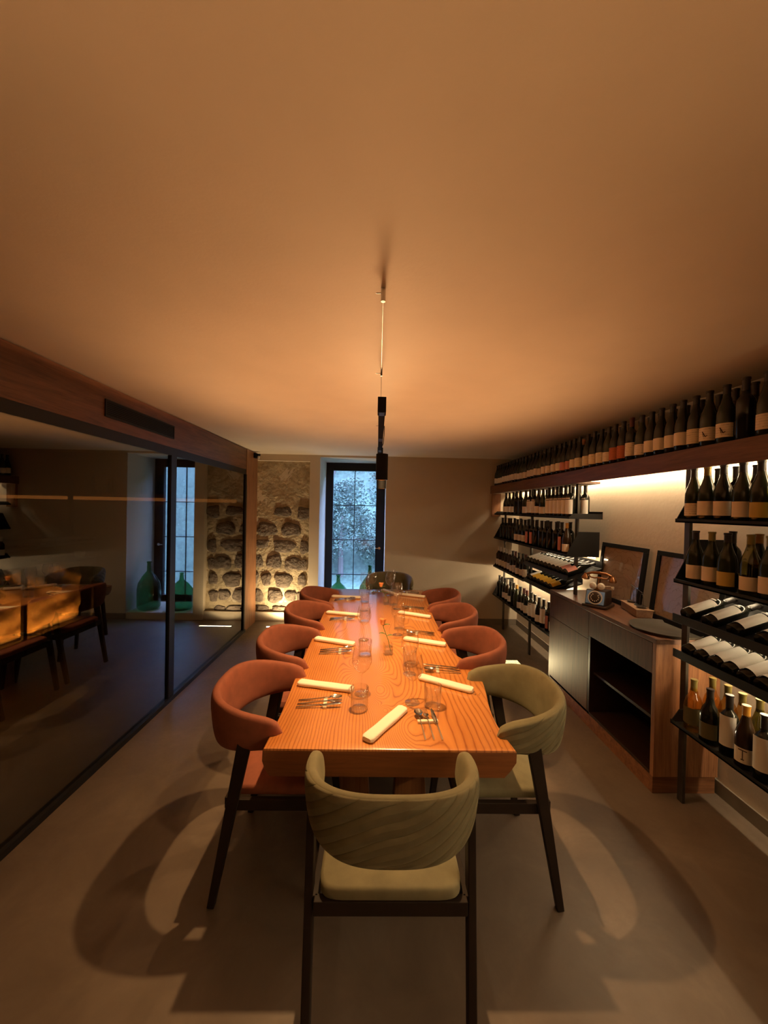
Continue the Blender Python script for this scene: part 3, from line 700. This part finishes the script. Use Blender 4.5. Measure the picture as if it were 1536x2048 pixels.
# ------------------------------------------------------------------ cabinet
cab = thing('cabinet', 'walnut sideboard cabinet with an open niche between the racks', 'cabinet', (1.70, 3, 0))
def ca(n, g, m, b=.0015): o = g.obj(n, m, cab, bevel=b); o.matrix_parent_inverse = Matrix.Translation((-1.70, -3, 0)); return o
YC0, YC1, XC = 2.29, 3.72, 1.70
ca('top_board', G().box(XC-.004, 2.098, YC0-.004, YC1, .912, .942), M['walnut_y'])
ca('end_panel', G().box(XC, 2.098, YC0, YC0+.03, .105, .911), M['walnut_z'])
ca('plinth', G().box(XC+.004, 2.09, YC0+.008, YC1-.01, 0, .104), M['walnut_x'])
ca('far_panel', G().box(XC+.02, 2.098, YC1-.03, YC1, .105, .911), M['walnut_z'])
ca('back_panel', G().box(2.08, 2.098, YC0+.03, YC1-.03, .105, .911), M['walnut_niche_shaded'])
ca('divider', G().box(XC+.0, 2.08, 3.0, 3.03, .105, .72), M['walnut_niche_shaded'])
ca('bottom_board', G().box(XC, 2.08, YC0+.031, YC1-.031, .105, .125), M['walnut_niche_shaded'])
ca('drawer_front', G().box(XC, XC+.02, YC0+.032, 3.03, .722, .908), M['walnut_shaded'])
ca('drawer_box', G().box(XC+.021, 2.078, YC0+.034, 3.0, .722, .74), M['walnut_niche_shaded'])
ca('door', G().box(XC, XC+.02, 3.033, YC1-.001, .105, .688), M['walnut_shaded'])
ca('upper_front', G().box(XC, XC+.02, 3.033, YC1-.001, .692, .908), M['walnut_shaded'])
ca('shelf', G().box(XC+.03, 2.078, YC0+.032, 2.998, .425, .445), M['walnut_niche_shaded'])

# picture frames leaning on the wall
def picture(loc, w, label, seed):
    t = thing('picture_frame', label, 'picture', loc); t.rotation_euler = (0, math.atan2(.06, .49), 0)
    h = .49; b = .034
    g = G().box(-.012, .012, -w/2, w/2, 0, b).box(-.012, .012, -w/2, w/2, h-b, h).box(-.012, .012, -w/2, -w/2+b, b, h-b).box(-.012, .012, w/2-b, w/2, b, h-b)
    g.obj('frame', M['blackmat'], t, bevel=.002)
    m, nt, out = mat('sepia_drawing'); p = principled(nt, out, Roughness=.8); v = coords(nt, (1, 1.6, 1.6))
    w1 = N(nt, 'TexWave', wave_type='RINGS'); w1.inputs['Scale'].default_value = 3.2; w1.inputs['Distortion'].default_value = 14; w1.inputs['Detail'].default_value = 4; w1.inputs['Detail Scale'].default_value = 1.3+seed
    L(nt, v, w1.inputs['Vector'])
    L(nt, ramp(nt, w1.outputs['Fac'], [(.0, (.46, .34, .25)), (.03, (.60, .48, .37)), (.2, (.64, .52, .41))]), p.inputs['Base Color'])
    G().box(.001, .004, -w/2+b, w/2-b, b, h-b).obj('drawing', m, t)
    G().box(-.004, -.002, -w/2+b, w/2-b, b, h-b).obj('picture_glass', M['picture_glass'], t)
picture((2.012, 3.19, .944), .58, 'black framed sketch leaning on the wall behind the old telephone', 0)
picture((2.012, 2.50, .944), .58, 'black framed sketch leaning on the wall behind the round tray', 1)

# antique telephone
def telephone():
    t = thing('antique_telephone', 'antique brass desk telephone with blue and white dial plate', 'telephone', (1.80, 3.08, .9425), .72)
    t.scale = (1.08, 1.08, 1.08)
    brass = plain('aged_brass', (.30, .14, .06), .28, .9); dark = plain('dark_brown_wood', (.035, .02, .014), .35)
    blue = plain('blue_enamel', (.22, .42, .78), .3); ivory = plain('ivory_porcelain', (.80, .74, .62), .25)
    # faces local -x ; box body
    G().box(-.095, .095, -.085, .085, 0, .022).obj('base', dark, t, bevel=.008)
    G().prism([(-.075, .022), (.075, .022), (.065, .125), (-.045, .125)], -.07, .07, 'Y').obj('body', dark, t, bevel=.006)
    R = Matrix.Translation((-.064, 0, .073)) @ Matrix.Rotation(-PI/2+.28, 4, 'Y')
    g = G().box(-.048, .048, -.062, .062, 0, .003, M4=R); g.obj('face_plate', blue, t, bevel=.002)
    g = G().lathe([(0, .010), (.030, .010), (.040, .006), (.042, .003)], 28, R); dl = g.obj('dial', dark, t, smooth=True)
    g = G().lathe([(.043, .003), (.050, .0035)], 28, R); g.obj('dial_ring', ivory, t)
    g = G()
    for k in range(10):
        a = 2*PI*k/12+.6; g.lathe([(0, .0112), (.0042, .0108)], 8, R @ Matrix.Translation((.027*math.cos(a), .027*math.sin(a), 0)))
    g.obj('finger_holes', ivory, dl)
    g = G(); g.lathe([(.032, .125), (.030, .135), (.014, .145), (.009, .165), (.009, .20), (.014, .21), (.0, .215)], 20); g.obj('column', brass, t, smooth=True)
    g = G(); g.tube([(0, -.075, .235), (0, -.06, .212), (0, -.03, .208), (0, 0, .215), (0, .03, .208), (0, .06, .212), (0, .075, .235)], .006, 8); g.obj('cradle', brass, t, smooth=True)
    hs = G(); hs.tube([(0, -.085, .232), (0, -.05, .246), (0, 0, .25), (0, .05, .246), (0, .085, .232)], [.009, .010, .011, .010, .009], 12); h = hs.obj('handset', brass, t, smooth=True)
    for s in (-1, 1):
        g = G(); g.lathe([(0, 0), (.024, 0), (.029, .006), (.026, .02), (.013, .036), (.008, .048)], 20, Matrix.Translation((0, s*.093, .190)))
        g.obj('earpiece' if s > 0 else 'mouthpiece', brass, h, smooth=True)
    g = G()
    for s in (-1, 1): g.lathe([(0, -.004), (.026, 0), (.026, .004), (.02, .014), (0, .02)], 20, Matrix.Translation((-.03, s*.0-.0+s*.028, .155)) @ Matrix.Rotation(-PI/2, 4, 'Y'))
    g.obj('bell', ivory, t, smooth=True)
    g = G(); g.tube([(.01, -.03, .15), (.02, -.075, .155), (.0, -.09, .15)], .004, 8); g.lathe([(0, -.01), (.012, -.006), (.012, .006), (0, .01)], 12, Matrix.Translation((0, -.096, .15)) @ Matrix.Rotation(PI/2, 4, 'X')); g.obj('crank', ivory, t, smooth=True)
telephone()
# balance scale on its wooden box
sc_ = thing('balance_scale', 'small antique balance scale with wire hangers on a wooden box', 'scale', (1.99, 2.90, .9425), -.25)
bx = G().box(-.055, .055, -.15, .15, 0, .05).obj('box', wood('pale_box_wood', (.20, .10, .05), (.42, .25, .14), 'Y'), sc_, bevel=.002)
G().box(-.06, .06, -.155, .155, .05, .058).obj('box_lid', wood('pale_lid_wood', (.26, .14, .07), (.50, .32, .19), 'Y'), sc_, bevel=.002)
g = G(); g.tube([(0, 0, .058), (0, 0, .175)], .003, 8); g.lathe([(0, .058), (.018, .058), (.006, .07), (0, .072)], 16); g.obj('column', M['black'], sc_, smooth=True)
g = G().tube([(0, -.115, .170), (0, 0, .180), (0, .115, .190)], .0028, 8).obj('balance_beam', M['black'], sc_)
for s in (-1, 1):
    g = G(); a = s*.09; zt = .180+s*.008
    g.tube([(0, a-.028, .068), (0, a-.026, .13), (0, a-.014, .158), (0, a, zt-.012), (0, a+.014, .158), (0, a+.026, .13), (0, a+.028, .068)], .0014, 6); g.tube([(0, a, zt-.012), (0, a, zt)], .0012, 6)
    g.obj('hanger', M['gunmetal'], sc_)
    G().lathe([(0, .062), (.03, .064), (.036, .070), (.034, .071), (0, .066)], 20, Matrix.Translation((0, a, .0))).obj('pan', M['gunmetal'], sc_, smooth=True)
# round tray
tag(G().lathe([(0, .006), (.185, .006), (.20, .018), (.204, .018), (.19, .0), (0, 0)], 64).obj('round_tray', plain('grey_tray_surface', (.09, .08, .065), .38, .2), smooth=True, loc=(1.895, 2.475, .9425)),
    'round grey serving tray lying on the near end of the cabinet', 'tray')

# ------------------------------------------------------------------ table
def table():
    t = thing('dining_table', 'long live-edge cedar slab dining table set for dinner', 'table', (.05, 3, 0))
    inv = Matrix.Translation((-.05, -3, 0))
    Rr = [(.572, 1.508), (.562, 1.60), (.554, 1.72), (.566, 1.86), (.590, 2.0), (.606, 2.12), (.607, 2.22), (.598, 2.34), (.572, 2.43), (.542, 2.50), (.522, 2.62), (.516, 2.78), (.514, 3.05), (.518, 3.4), (.535, 3.8), (.553, 4.15), (.561, 4.50)]
    Ll = [(-.486, 4.50), (-.476, 4.1), (-.466, 3.7), (-.460, 3.2), (-.452, 2.8), (-.449, 2.5), (-.441, 2.2), (-.430, 1.95), (-.425, 1.75), (-.430, 1.508)]
    def smooth_side(P, n=4):
        out = []
        for i in range(len(P)-1):
            p0, p1, p2, p3 = P[max(i-1, 0)], P[i], P[i+1], P[min(i+2, len(P)-1)]
            for k in range(n):
                s = k/n; out.append(tuple(.5*((2*p1[d])+(-p0[d]+p2[d])*s+(2*p0[d]-5*p1[d]+4*p2[d]-p3[d])*s*s+(-p0[d]+3*p1[d]-3*p2[d]+p3[d])*s**3) for d in (0, 1)))
        return out+[P[-1]]
    R_, L2 = smooth_side(Rr), smooth_side(Ll); P = [(p, 1) for p in R_]+[(p, -1) for p in L2]
    rings = []
    for z, ins, insr, insy in ((.75, .008, .010, .008), (.7475, .003, .004, .003), (.741, 0, 0, 0), (.70, .0, .004, 0), (.665, .012, .028, .002), (.638, .030, .052, .004)):
        rg = []
        for (x, y), s in P:
            dx = (insr if s > 0 else ins)*s; yy = y
            if y < 1.52: yy = y+insy
            if y > 4.49: yy = y-insy
            w = 0 if z > .74 else .006*math.sin(y*17+s)*(.75-z)/.11
            rg.append((x-dx+w, yy, z))
        rings.append(rg)
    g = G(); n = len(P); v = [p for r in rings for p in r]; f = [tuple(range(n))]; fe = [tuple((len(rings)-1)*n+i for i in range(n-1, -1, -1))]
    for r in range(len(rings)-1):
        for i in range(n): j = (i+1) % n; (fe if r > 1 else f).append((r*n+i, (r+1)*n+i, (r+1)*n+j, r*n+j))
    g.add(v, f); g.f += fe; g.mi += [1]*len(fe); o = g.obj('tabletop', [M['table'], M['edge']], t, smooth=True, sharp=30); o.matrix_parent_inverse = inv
    for y in (2.20, 3.58):
        for x0 in (-.20, .12):
            g = G().prism([(x0, .0), (x0+.19, .0), (x0+.15, .637), (x0+.04, .637)] if x0 > 0 else [(x0, .0), (x0+.19, .0), (x0+.15, .637), (x0+.04, .637)], y-.05, y+.05, 'Y')
            o = g.obj('leg', M['table_leg'], t, bevel=.006); o.matrix_parent_inverse = inv
table()

# ------------------------------------------------------------------ chairs
def chair(cloth, quilt, label, group, loc, rotz):
    t = thing('dining_chair', label, 'chair', loc, rotz, group)
    # shell: rounded cross-section swept round a horseshoe; local +y faces the table
    g = G(); nu, nc = (110, 44) if quilt else (72, 30); A = math.radians(102); rows = []; qa = []
    for i in range(nu+1):
        s = -1+2*i/nu; th = s*A; end = max(0, (abs(s)-.86)/.14); k = math.sqrt(max(.0004, 1-end*end))
        zt = .870-.066*abs(s)**2.0; zb = .640+.045*abs(s)**2.0
        zm = (zt+zb)/2-.012*end; hh = (zt-zb)/2*(.35+.65*k if end < 1 else .02)*(k if end > .8 else 1); tk = .026*(.5+.5*k)*(k if end > .8 else 1)
        rw = []
        for j in range(nc):
            ph = 2*PI*j/nc; c, sn = math.cos(ph), math.sin(ph)
            nn = tk*math.copysign(abs(c)**.7, c); z = zm+hh*math.copysign(abs(sn)**.62, sn)
            zz = (z-.60)/.25; r = .262+.020*zz-.008*(1-zz)**2
            rr = r+nn; cq, sq = math.cos(th), math.sin(th); yy = -rr*math.copysign(abs(cq)**.80, cq)*(.96 if abs(th) < PI/2 else 1.1); xx = rr*math.copysign(abs(sq)**.72, sq)*.99
            rw.append((xx, yy, z)); qa.append((th*.28, z, max(0, min(1, (c-.3)*2.2))))
        rows.append(rw)
    v = [p for r in rows for p in r]; f = []
    for i in range(nu):
        for j in range(nc): k2 = (j+1) % nc; f.append((i*nc+j, i*nc+k2, (i+1)*nc+k2, (i+1)*nc+j))
    f.append(tuple(range(nc-1, -1, -1))); f.append(tuple(nu*nc+j for j in range(nc)))
    g.add(v, f); bk = g.obj('backrest', M['quilted'] if quilt else cloth, t, smooth=True, sharp=70)
    if quilt:
        at_ = bk.data.attributes.new('quilt', 'FLOAT_VECTOR', 'POINT'); at_.data.foreach_set('vector', [q for p_ in qa for q in p_])
    # piping along the upper rim
    # seat cushion
    g = G(); n = 40
    rings = ((.93, .456), (.99, .459), (1.0, .466), (1.0, .484), (.985, .493), (.95, .498), (.6, .501))
    for q, z in rings:
        for a in range(n):
            u = 2*PI*a/n; c, s = math.cos(u), math.sin(u)
            g.v.append((.232*q*math.copysign(abs(c)**.22, c), .035+.205*q*math.copysign(abs(s)**.22, s), z))
    for r in range(len(rings)-1):
        for a in range(n): b = (a+1) % n; g.f.append((r*n+a, r*n+b, (r+1)*n+b, (r+1)*n+a)); g.mi.append(0)
    g.f.append(tuple(range(n-1, -1, -1))); g.mi.append(0); g.f.append(tuple((len(rings)-1)*n+a for a in range(n))); g.mi.append(0)
    g.obj('seat', cloth, t, smooth=True, sharp=50)
    for s in (-1, 1):
        G().beam((s*.256, -.215, 0), (s*.268, -.075, .735), .030, .030, .026, .058, side=(1, 0, 0)).obj('leg', M['chairwood'], t, bevel=.004)
        G().beam((s*.252, .275, 0), (s*.238, .225, .455), .026, .028, .032, .045, side=(1, 0, 0)).obj('leg', M['chairwood'], t, bevel=.004)
    g = G().box(-.245, .245, -.170, -.140, .408, .455).box(-.225, .225, .205, .235, .408, .455)
    for s in (-1, 1): g.box(s*.245-.012, s*.245+.012, -.15, .22, .408, .455)
    g.obj('seat_frame', M['chairwood'], t, bevel=.003)
    return t
M['chairwood'] = plain('dark_stained_wood', (.018, .011, .007), .55, vary=.2, spec=.2)
r0 = chair(M['rust'], False, 'rust suede tub chair, nearest on the left of the table', 'rust tub chairs along the table', (-.455, 1.885, 0), -PI/2)
g0 = chair(M['olive_velvet'], True, 'olive quilted tub chair nearest the camera at the table head', 'olive quilted tub chairs', (.068, 1.375, 0), 0)
for nm, y in (('second', 2.54), ('third', 3.26), ('fourth', 3.89)):
    copy_tree(r0, loc=(-.46, y, 0), rotz=-PI/2, label=f'rust suede tub chair, {nm} from the camera on the left of the table')
for nm, y in (('second', 2.57), ('third', 3.27), ('fourth', 3.91)):
    copy_tree(r0, loc=(.565, y, 0), rotz=PI/2, label=f'rust suede tub chair, {nm} from the camera on the right of the table')
copy_tree(g0, loc=(.60, 1.875, 0), rotz=PI/2, label='olive quilted tub chair, nearest on the right side of the table')
copy_tree(g0, loc=(.17, 4.78, 0), rotz=PI, label='olive tub chair at the far head of the table by the window')

# ------------------------------------------------------------------ pendant lamp
def pendant(label, oy, cans):
    lamp = thing('linear_pendant', label, 'lamp', (.013, oy, 2.172))
    inv = Matrix.Translation((-.013, -1.9, -2.172))
    def la(n, g, m, par=None, **k):
        o = g.obj(n, m, par or lamp, **k)
        if not par: o.matrix_parent_inverse = inv
        return o
    la('housing', G().box(-.004, .030, 1.98, 3.47, 2.176, 2.244), M['blackmat'], bevel=.002)
    for y0, y1 in ((1.90, 1.98), (3.47, 3.55)): la('end_box', G().box(-.008, .034, y0, y1, 2.172, 2.247), M['blackmat'], bevel=.002)
    la('added_uplight_lens', G().box(.0, .026, 1.99, 3.46, 2.2442, 2.2455), M['uplens'])  # glowing strip added on top of the housing for the added uplights
    for y0, y1 in ((1.905, 1.975), (2.64, 2.76), (3.17, 3.28)): la('downlight_louvre', G().box(.0, .026, y0, y1, 2.1695 if y0 < 1.95 else 2.1735, 2.1722 if y0 < 1.95 else 2.1762), M['gunmetal'])
    if cans:
        for (x, y, z, r), zt in zip(SPOTS, (2.125, 2.085)):
            g = G(); g.lathe([(r*.82, z-.0), (r, z-.002), (r, zt), (0, zt), ], 28, Matrix.Translation((x, y, 0)))
            g.lathe([(r*.82, z), (r*.80, z+.012), (0, z+.026)], 28, Matrix.Translation((x, y, 0)))
            c = la('spot_can', g, M['blackmat'], smooth=True)
            G().lathe([(r*.80, z+.0005), (r*.93, z-.003)], 28, Matrix.Translation((x, y, 0))).obj('spot_rim', M['steel'], c)
            G().tube([(x, y, zt), (x, y, 2.176)], .006, 8).obj('spot_stem', M['blackmat'], c)
    for y in (2.10, 3.44):
        la('wire', G().tube([(.008, y, 2.244), (.008, y, 2.43)], .0012, 6), M['gunmetal'])
        g = G().tube([(.008, y, 2.415), (.008, y, HC)], .005, 10).tube([(.008, y, 2.430), (-.025, y, 2.430)], .0016, 6)
        la('wire_fixing', g, M['gunmetal'], smooth=True)
    la('power_cable', G().tube([(.006, 1.345, 2.430), (.006, 1.6, 2.432), (.007, 1.9, 2.434), (.008, 2.10, 2.436)], .0016, 6), M['gunmetal'], smooth=True)
    la('cable_anchor', G().tube([(.006, 1.345, HC), (.006, 1.345, 2.415)], .008, 12).tube([(.006, 1.345, 2.444), (-.020, 1.345, 2.444)], .002, 6), M['steel'], smooth=True)
    la('end_cable', G().tube([(.025, 3.54, 2.247), (.045, 3.58, 2.30), (.05, 3.58, 2.38), (.05, 3.58, HC)], .004, 6), M['blackmat'], smooth=True)
M['uplens'] = emit('added_uplight_diffuser', (1, .6, .3), 2)
pendant('black linear pendant lamp on thin wires above the table', 1.9, True)
pendant('added second black linear pendant lamp, unseen behind the viewer', -2.0, False)  # added out of view to carry the extra ceiling light

# ------------------------------------------------------------------ table setting
ZT = .7503
def wineglass_mesh(k=1.0):
    p = [(.0, .001), (.036, .001), (.037, .003), (.012, .007), (.0045, .016), (.0038, .05), (.0038, .098), (.006, .108), (.022, .119), (.040, .138), (.050, .165), (.051, .182), (.047, .21), (.040, .245)]
    return G().lathe([(r*k, z) for r, z in p], 40).data('wine_glass', M['glass'], True, 80)
def tumbler_mesh():
    return G().lathe([(.0, .008), (.034, .006), (.038, .0), (.0395, .004), (.0405, .05), (.0415, .104), (.0395, .105), (.0385, .05), (.036, .010), (0, .010)], 96, rib=(16, .035)).data('tumbler', M['glass'], True, 80)
WGM, TBM, SGM = wineglass_mesh(), tumbler_mesh(), wineglass_mesh(.82)
def glassat(me, x, y, name, label, cat, group):
    o = link(name, me, loc=(x, y, ZT)); tag(o, label, cat, group)
def roll_mesh():
    g = G(); n, m_ = 20, 28; w, h = .027, .0115; L2 = .152
    rnd = random.Random(2)
    for i in range(m_+1):
        s = -1+2*i/m_; e = max(0, abs(s)-.965)/.035; q = math.sqrt(max(.02, 1-e*e*.5))
        for j in range(n):
            a = 2*PI*j/n; c, sn = math.cos(a), math.sin(a)
            ww = w*(1+.03*math.sin(s*5)); hh = h*(1+.04*math.sin(s*7+1))
            x = ww*q*math.copysign(abs(c)**.55, c); z = h+hh*q*math.copysign(abs(sn)**.6, sn)
            if 2 <= j <= 4: z += .0018
            g.v.append((s*L2, x, z))
    for i in range(m_):
        for j in range(n): k = (j+1) % n; g.f.append((i*n+j, i*n+k, (i+1)*n+k, (i+1)*n+j)); g.mi.append(0)
    g.f.append(tuple(range(n-1, -1, -1))); g.mi.append(0); g.f.append(tuple(m_*n+j for j in range(n))); g.mi.append(0)
    return g.data('napkin', M['linen'], True, 50)
NAP = roll_mesh()
def flat(outl, y0=0):   # outline: list of (s along, half width, z, thick)
    g = G(); v = []
    for s, w, z, t in outl: v += [(s, -w, z), (s, w, z), (s, w*.8, z+t), (s, -w*.8, z+t)]
    f = [(3, 2, 1, 0)]; n = len(outl)
    for i in range(n-1):
        for a in range(4): b = (a+1) % 4; f.append((i*4+a, i*4+b, i*4+4+b, i*4+4+a))
    f.append(tuple((n-1)*4+a for a in range(4))); return g.add(v, f)
# along +x: handle at -.115, head at +.1 ; rest under x = .02
HND = [(-.112, .0036, .0, .0035), (-.108, .0042, .0, .005), (-.05, .0030, .005, .005), (-.02, .0022, .008, .0045)]
spoon_g = flat(HND+[(.02, .0022, .0135, .003), (.045, .0035, .0155, .002)])
def bowl(g):
    v = []; f = []; n, k = 20, 6
    for j in range(k+1):
        q = j/k
        for i in range(n):
            a = 2*PI*i/n; v.append((.070+.030*q*math.cos(a), .0195*q*math.sin(a)*(1+.12*math.cos(a)), .0145+.007*q*q))
    for j in range(k):
        for i in range(n): b = (i+1) % n; f.append((j*n+i, j*n+b, (j+1)*n+b, (j+1)*n+i))
    return g.add(v, f)
SPOON = bowl(spoon_g).data('spoon', M['chrome'], True, 40)
fk_ = flat(HND+[(.02, .0022, .0135, .003), (.040, .004, .0155, .002), (.052, .0115, .0145, .0018), (.066, .0125, .0135, .0018)])
for k in range(4):
    y = -.0095+k*.00633; fk_.beam((.064, y, .0142), (.100, y*.95, .018), .0026, .0018, .0016, .0014, side=(0, 1, 0))
FORK = fk_.data('fork', M['chrome'], True, 40)
KNIFE = flat([(-.115, .0040, 0, .0045), (-.11, .0048, 0, .0065), (-.04, .0036, .005, .0065), (-.005, .0026, .0095, .005), (.003, .0052, .0105, .003), (.008, .0085, .011, .0016), (.05, .0090, .0145, .0012), (.085, .0070, .0175, .0010), (.104, .0010, .019, .0008)]).data('knife', M['chrome'], True, 40)
REST = G().box(-.009, .009, -.046, .046, 0, .0112).data('cutlery_rest', M['ceramic'])
def setting(rx, ry, ang, where, short, napkin, tumb, wine, small=False, spread=.033):
    """rest at rx,ry ; ang = direction the cutlery heads point"""
    o = link('cutlery_rest', REST, bevel=.002, loc=(rx, ry, ZT), rotz=ang); tag(o, f'ivory ceramic cutlery rest {where}', 'cutlery rest', 'cutlery rests on the table')
    c, s = math.cos(ang), math.sin(ang)
    for nm, me, off, da in (('spoon', SPOON, spread, .0), ('fork', FORK, 0, .01), ('knife', KNIFE, -spread, .03)):
        # body sits so that x=.018 lies over the rest
        x = rx-.020*c-off*s; y = ry-.020*s+off*c
        o = link(nm, me, loc=(x, y, ZT+.0006), rotz=ang+da+random.uniform(-.02, .02)); tag(o, f'steel {nm} resting {where}', 'cutlery', f'{nm}s laid on the table')
    (ax, ay), (bx_, by) = napkin
    o = link('napkin', NAP, loc=((ax+bx_)/2, (ay+by)/2, ZT), rotz=math.atan2(by-ay, bx_-ax)); tag(o, f'rolled ivory linen napkin {where}', 'napkin', 'rolled napkins on the table')
    if tumb: glassat(TBM, *tumb, 'tumbler', f'ribbed clear water tumbler {where}', 'glass', 'water tumblers on the table')
    if wine: glassat(SGM if small else WGM, *wine, 'wine_glass', f'clear stemmed wine glass {where}', 'glass', 'wine glasses on the table')
pl = ['before the nearest left chair', 'before the second left chair', 'before the third left chair', 'before the farthest left chair']
prr = ['before the olive chair on the right', 'before the second right chair', 'before the third right chair', 'before the farthest right chair']
nl = [((-.395, 2.055), (-.11, 1.985)), ((-.425, 2.75), (-.135, 2.64)), ((-.43, 3.44), (-.14, 3.36)), ((-.455, 4.06), (-.16, 4.02))]
rl = [(-.232, 1.855), (-.226, 2.526), (-.25, 3.262), (-.286, 3.952)]
tl = [(-.066, 1.815), (-.06, 2.47), (-.085, 3.20), (-.105, 3.86)]; wl = [(-.062, 1.955), (-.078, 2.76), (-.103, 3.54), (-.12, 4.19)]
for i in range(4): setting(*rl[i], .06, pl[i], '', nl[i], tl[i], wl[i])
nr = [((.245, 2.15), (.525, 1.98)), ((.21, 2.775), (.495, 2.655)), ((.205, 3.48), (.49, 3.33)), ((.26, 4.22), (.52, 4.10))]
rr_ = [(.374, 2.262), (.318, 2.912), (.332, 3.655), (.354, 4.33)]
tr_ = [(.215, 2.33), (.19, 3.02), (.18, 3.76), (.215, 4.37)]; wr_ = [(.203, 2.20), (.172, 2.88), (.205, 3.62), (.155, 4.18)]
for i in range(4): setting(*rr_[i], PI-.10, prr[i], '', nr[i], tr_[i], wr_[i])
setting(.243, 1.702, PI/2+.06, 'before the nearest olive chair', '', ((-.022, 1.555), (.140, 1.80)), (.285, 1.845), (.190, 1.875), spread=.034)
setting(.0, 4.34, -PI/2, 'before the far head chair', '', ((.09, 4.40), (.22, 4.18)), None, (-.040, 4.25))
glassat(WGM, .178, 4.42, 'wine_glass', 'clear stemmed wine glass beside the chair at the far head', 'glass', 'wine glasses on the table')

# rose vases
def vase(x, y, label, rlabel, lean, h):
    v = thing('bud_vase', label, 'vase', (x, y, ZT), .25)
    g = G().box(-.026, .026, -.026, .026, 0, .018).box(-.026, -.024, -.026, .026, .018, .075).box(.024, .026, -.026, .026, .018, .075).box(-.024, .024, -.026, -.024, .018, .075).box(-.024, .024, .024, .026, .018, .075)
    g.obj('glass_body', M['glass'], v); G().box(-.0235, .0235, -.0235, .0235, .0185, .05).obj('water', M['glass'], v)
    t = thing('rose', rlabel, 'flower', (x+.018, y-.005, ZT+.02))
    top = Vector((lean[0], lean[1], h))
    G().tube([(0, 0, 0), top*.4+Vector((.006, 0, 0)), top*.8, top], .0022, 8).obj('stem', plain('rose_stem', (.10, .16, .04), .5), t, smooth=True)
    g = G()
    for k in range(9):
        r = .022-.0017*k; a0 = k*2.4; v_ = []; n = 6
        for j in range(5):
            q = j/4
            for i in range(n+1):
                a = a0+(-1.1+2.2*i/n); rad = r*math.sin(.35+q*1.25)*(1+.10*(q > .8)); v_.append((top.x+rad*math.cos(a), top.y+rad*math.sin(a), top.z-.002+q*(.042-.001*k)-.006*abs(i/n-.5)*q))
        f_ = [(j*(n+1)+i, j*(n+1)+i+1, (j+1)*(n+1)+i+1, (j+1)*(n+1)+i) for j in range(4) for i in range(n)]; g.add(v_, f_)
    g.lathe([(0, -.003), (.012, .0), (.016, .010), (.012, .030), (0, .034)], 12, Matrix.Translation(top))
    g.obj('bloom', plain('peach_rose', (.80, .36, .14), .6, vary=.2), t, smooth=True)
    for s, q in ((1, .55), (-1, .62), (1, .95)):
        g = G(); p = top*q; v_ = []
        for i in range(7):
            u = i/6; w = .012*math.sin(PI*u)*1.1; c = Vector((p.x+s*u*.045, p.y-.01*u, p.z+.030*u-.02*u*u)); v_ += [c+Vector((0, -w, .003)), c, c+Vector((0, w, .003))]
        f_ = []
        for i in range(6): a = i*3; f_ += [(a, a+1, a+4, a+3), (a+1, a+2, a+5, a+4)]
        g.add(v_, f_).obj('leaf', plain('rose_leaf', (.06, .13, .03), .5), t, smooth=True)
vase(.088, 2.50, 'small square glass bud vase near the middle of the table', 'peach rose leaning in the nearer bud vase', (-.055, .03, .165), .165)
vase(.105, 3.80, 'small square glass bud vase toward the far table end', 'peach rose leaning in the farther bud vase', (-.07, .02, .15), .15)
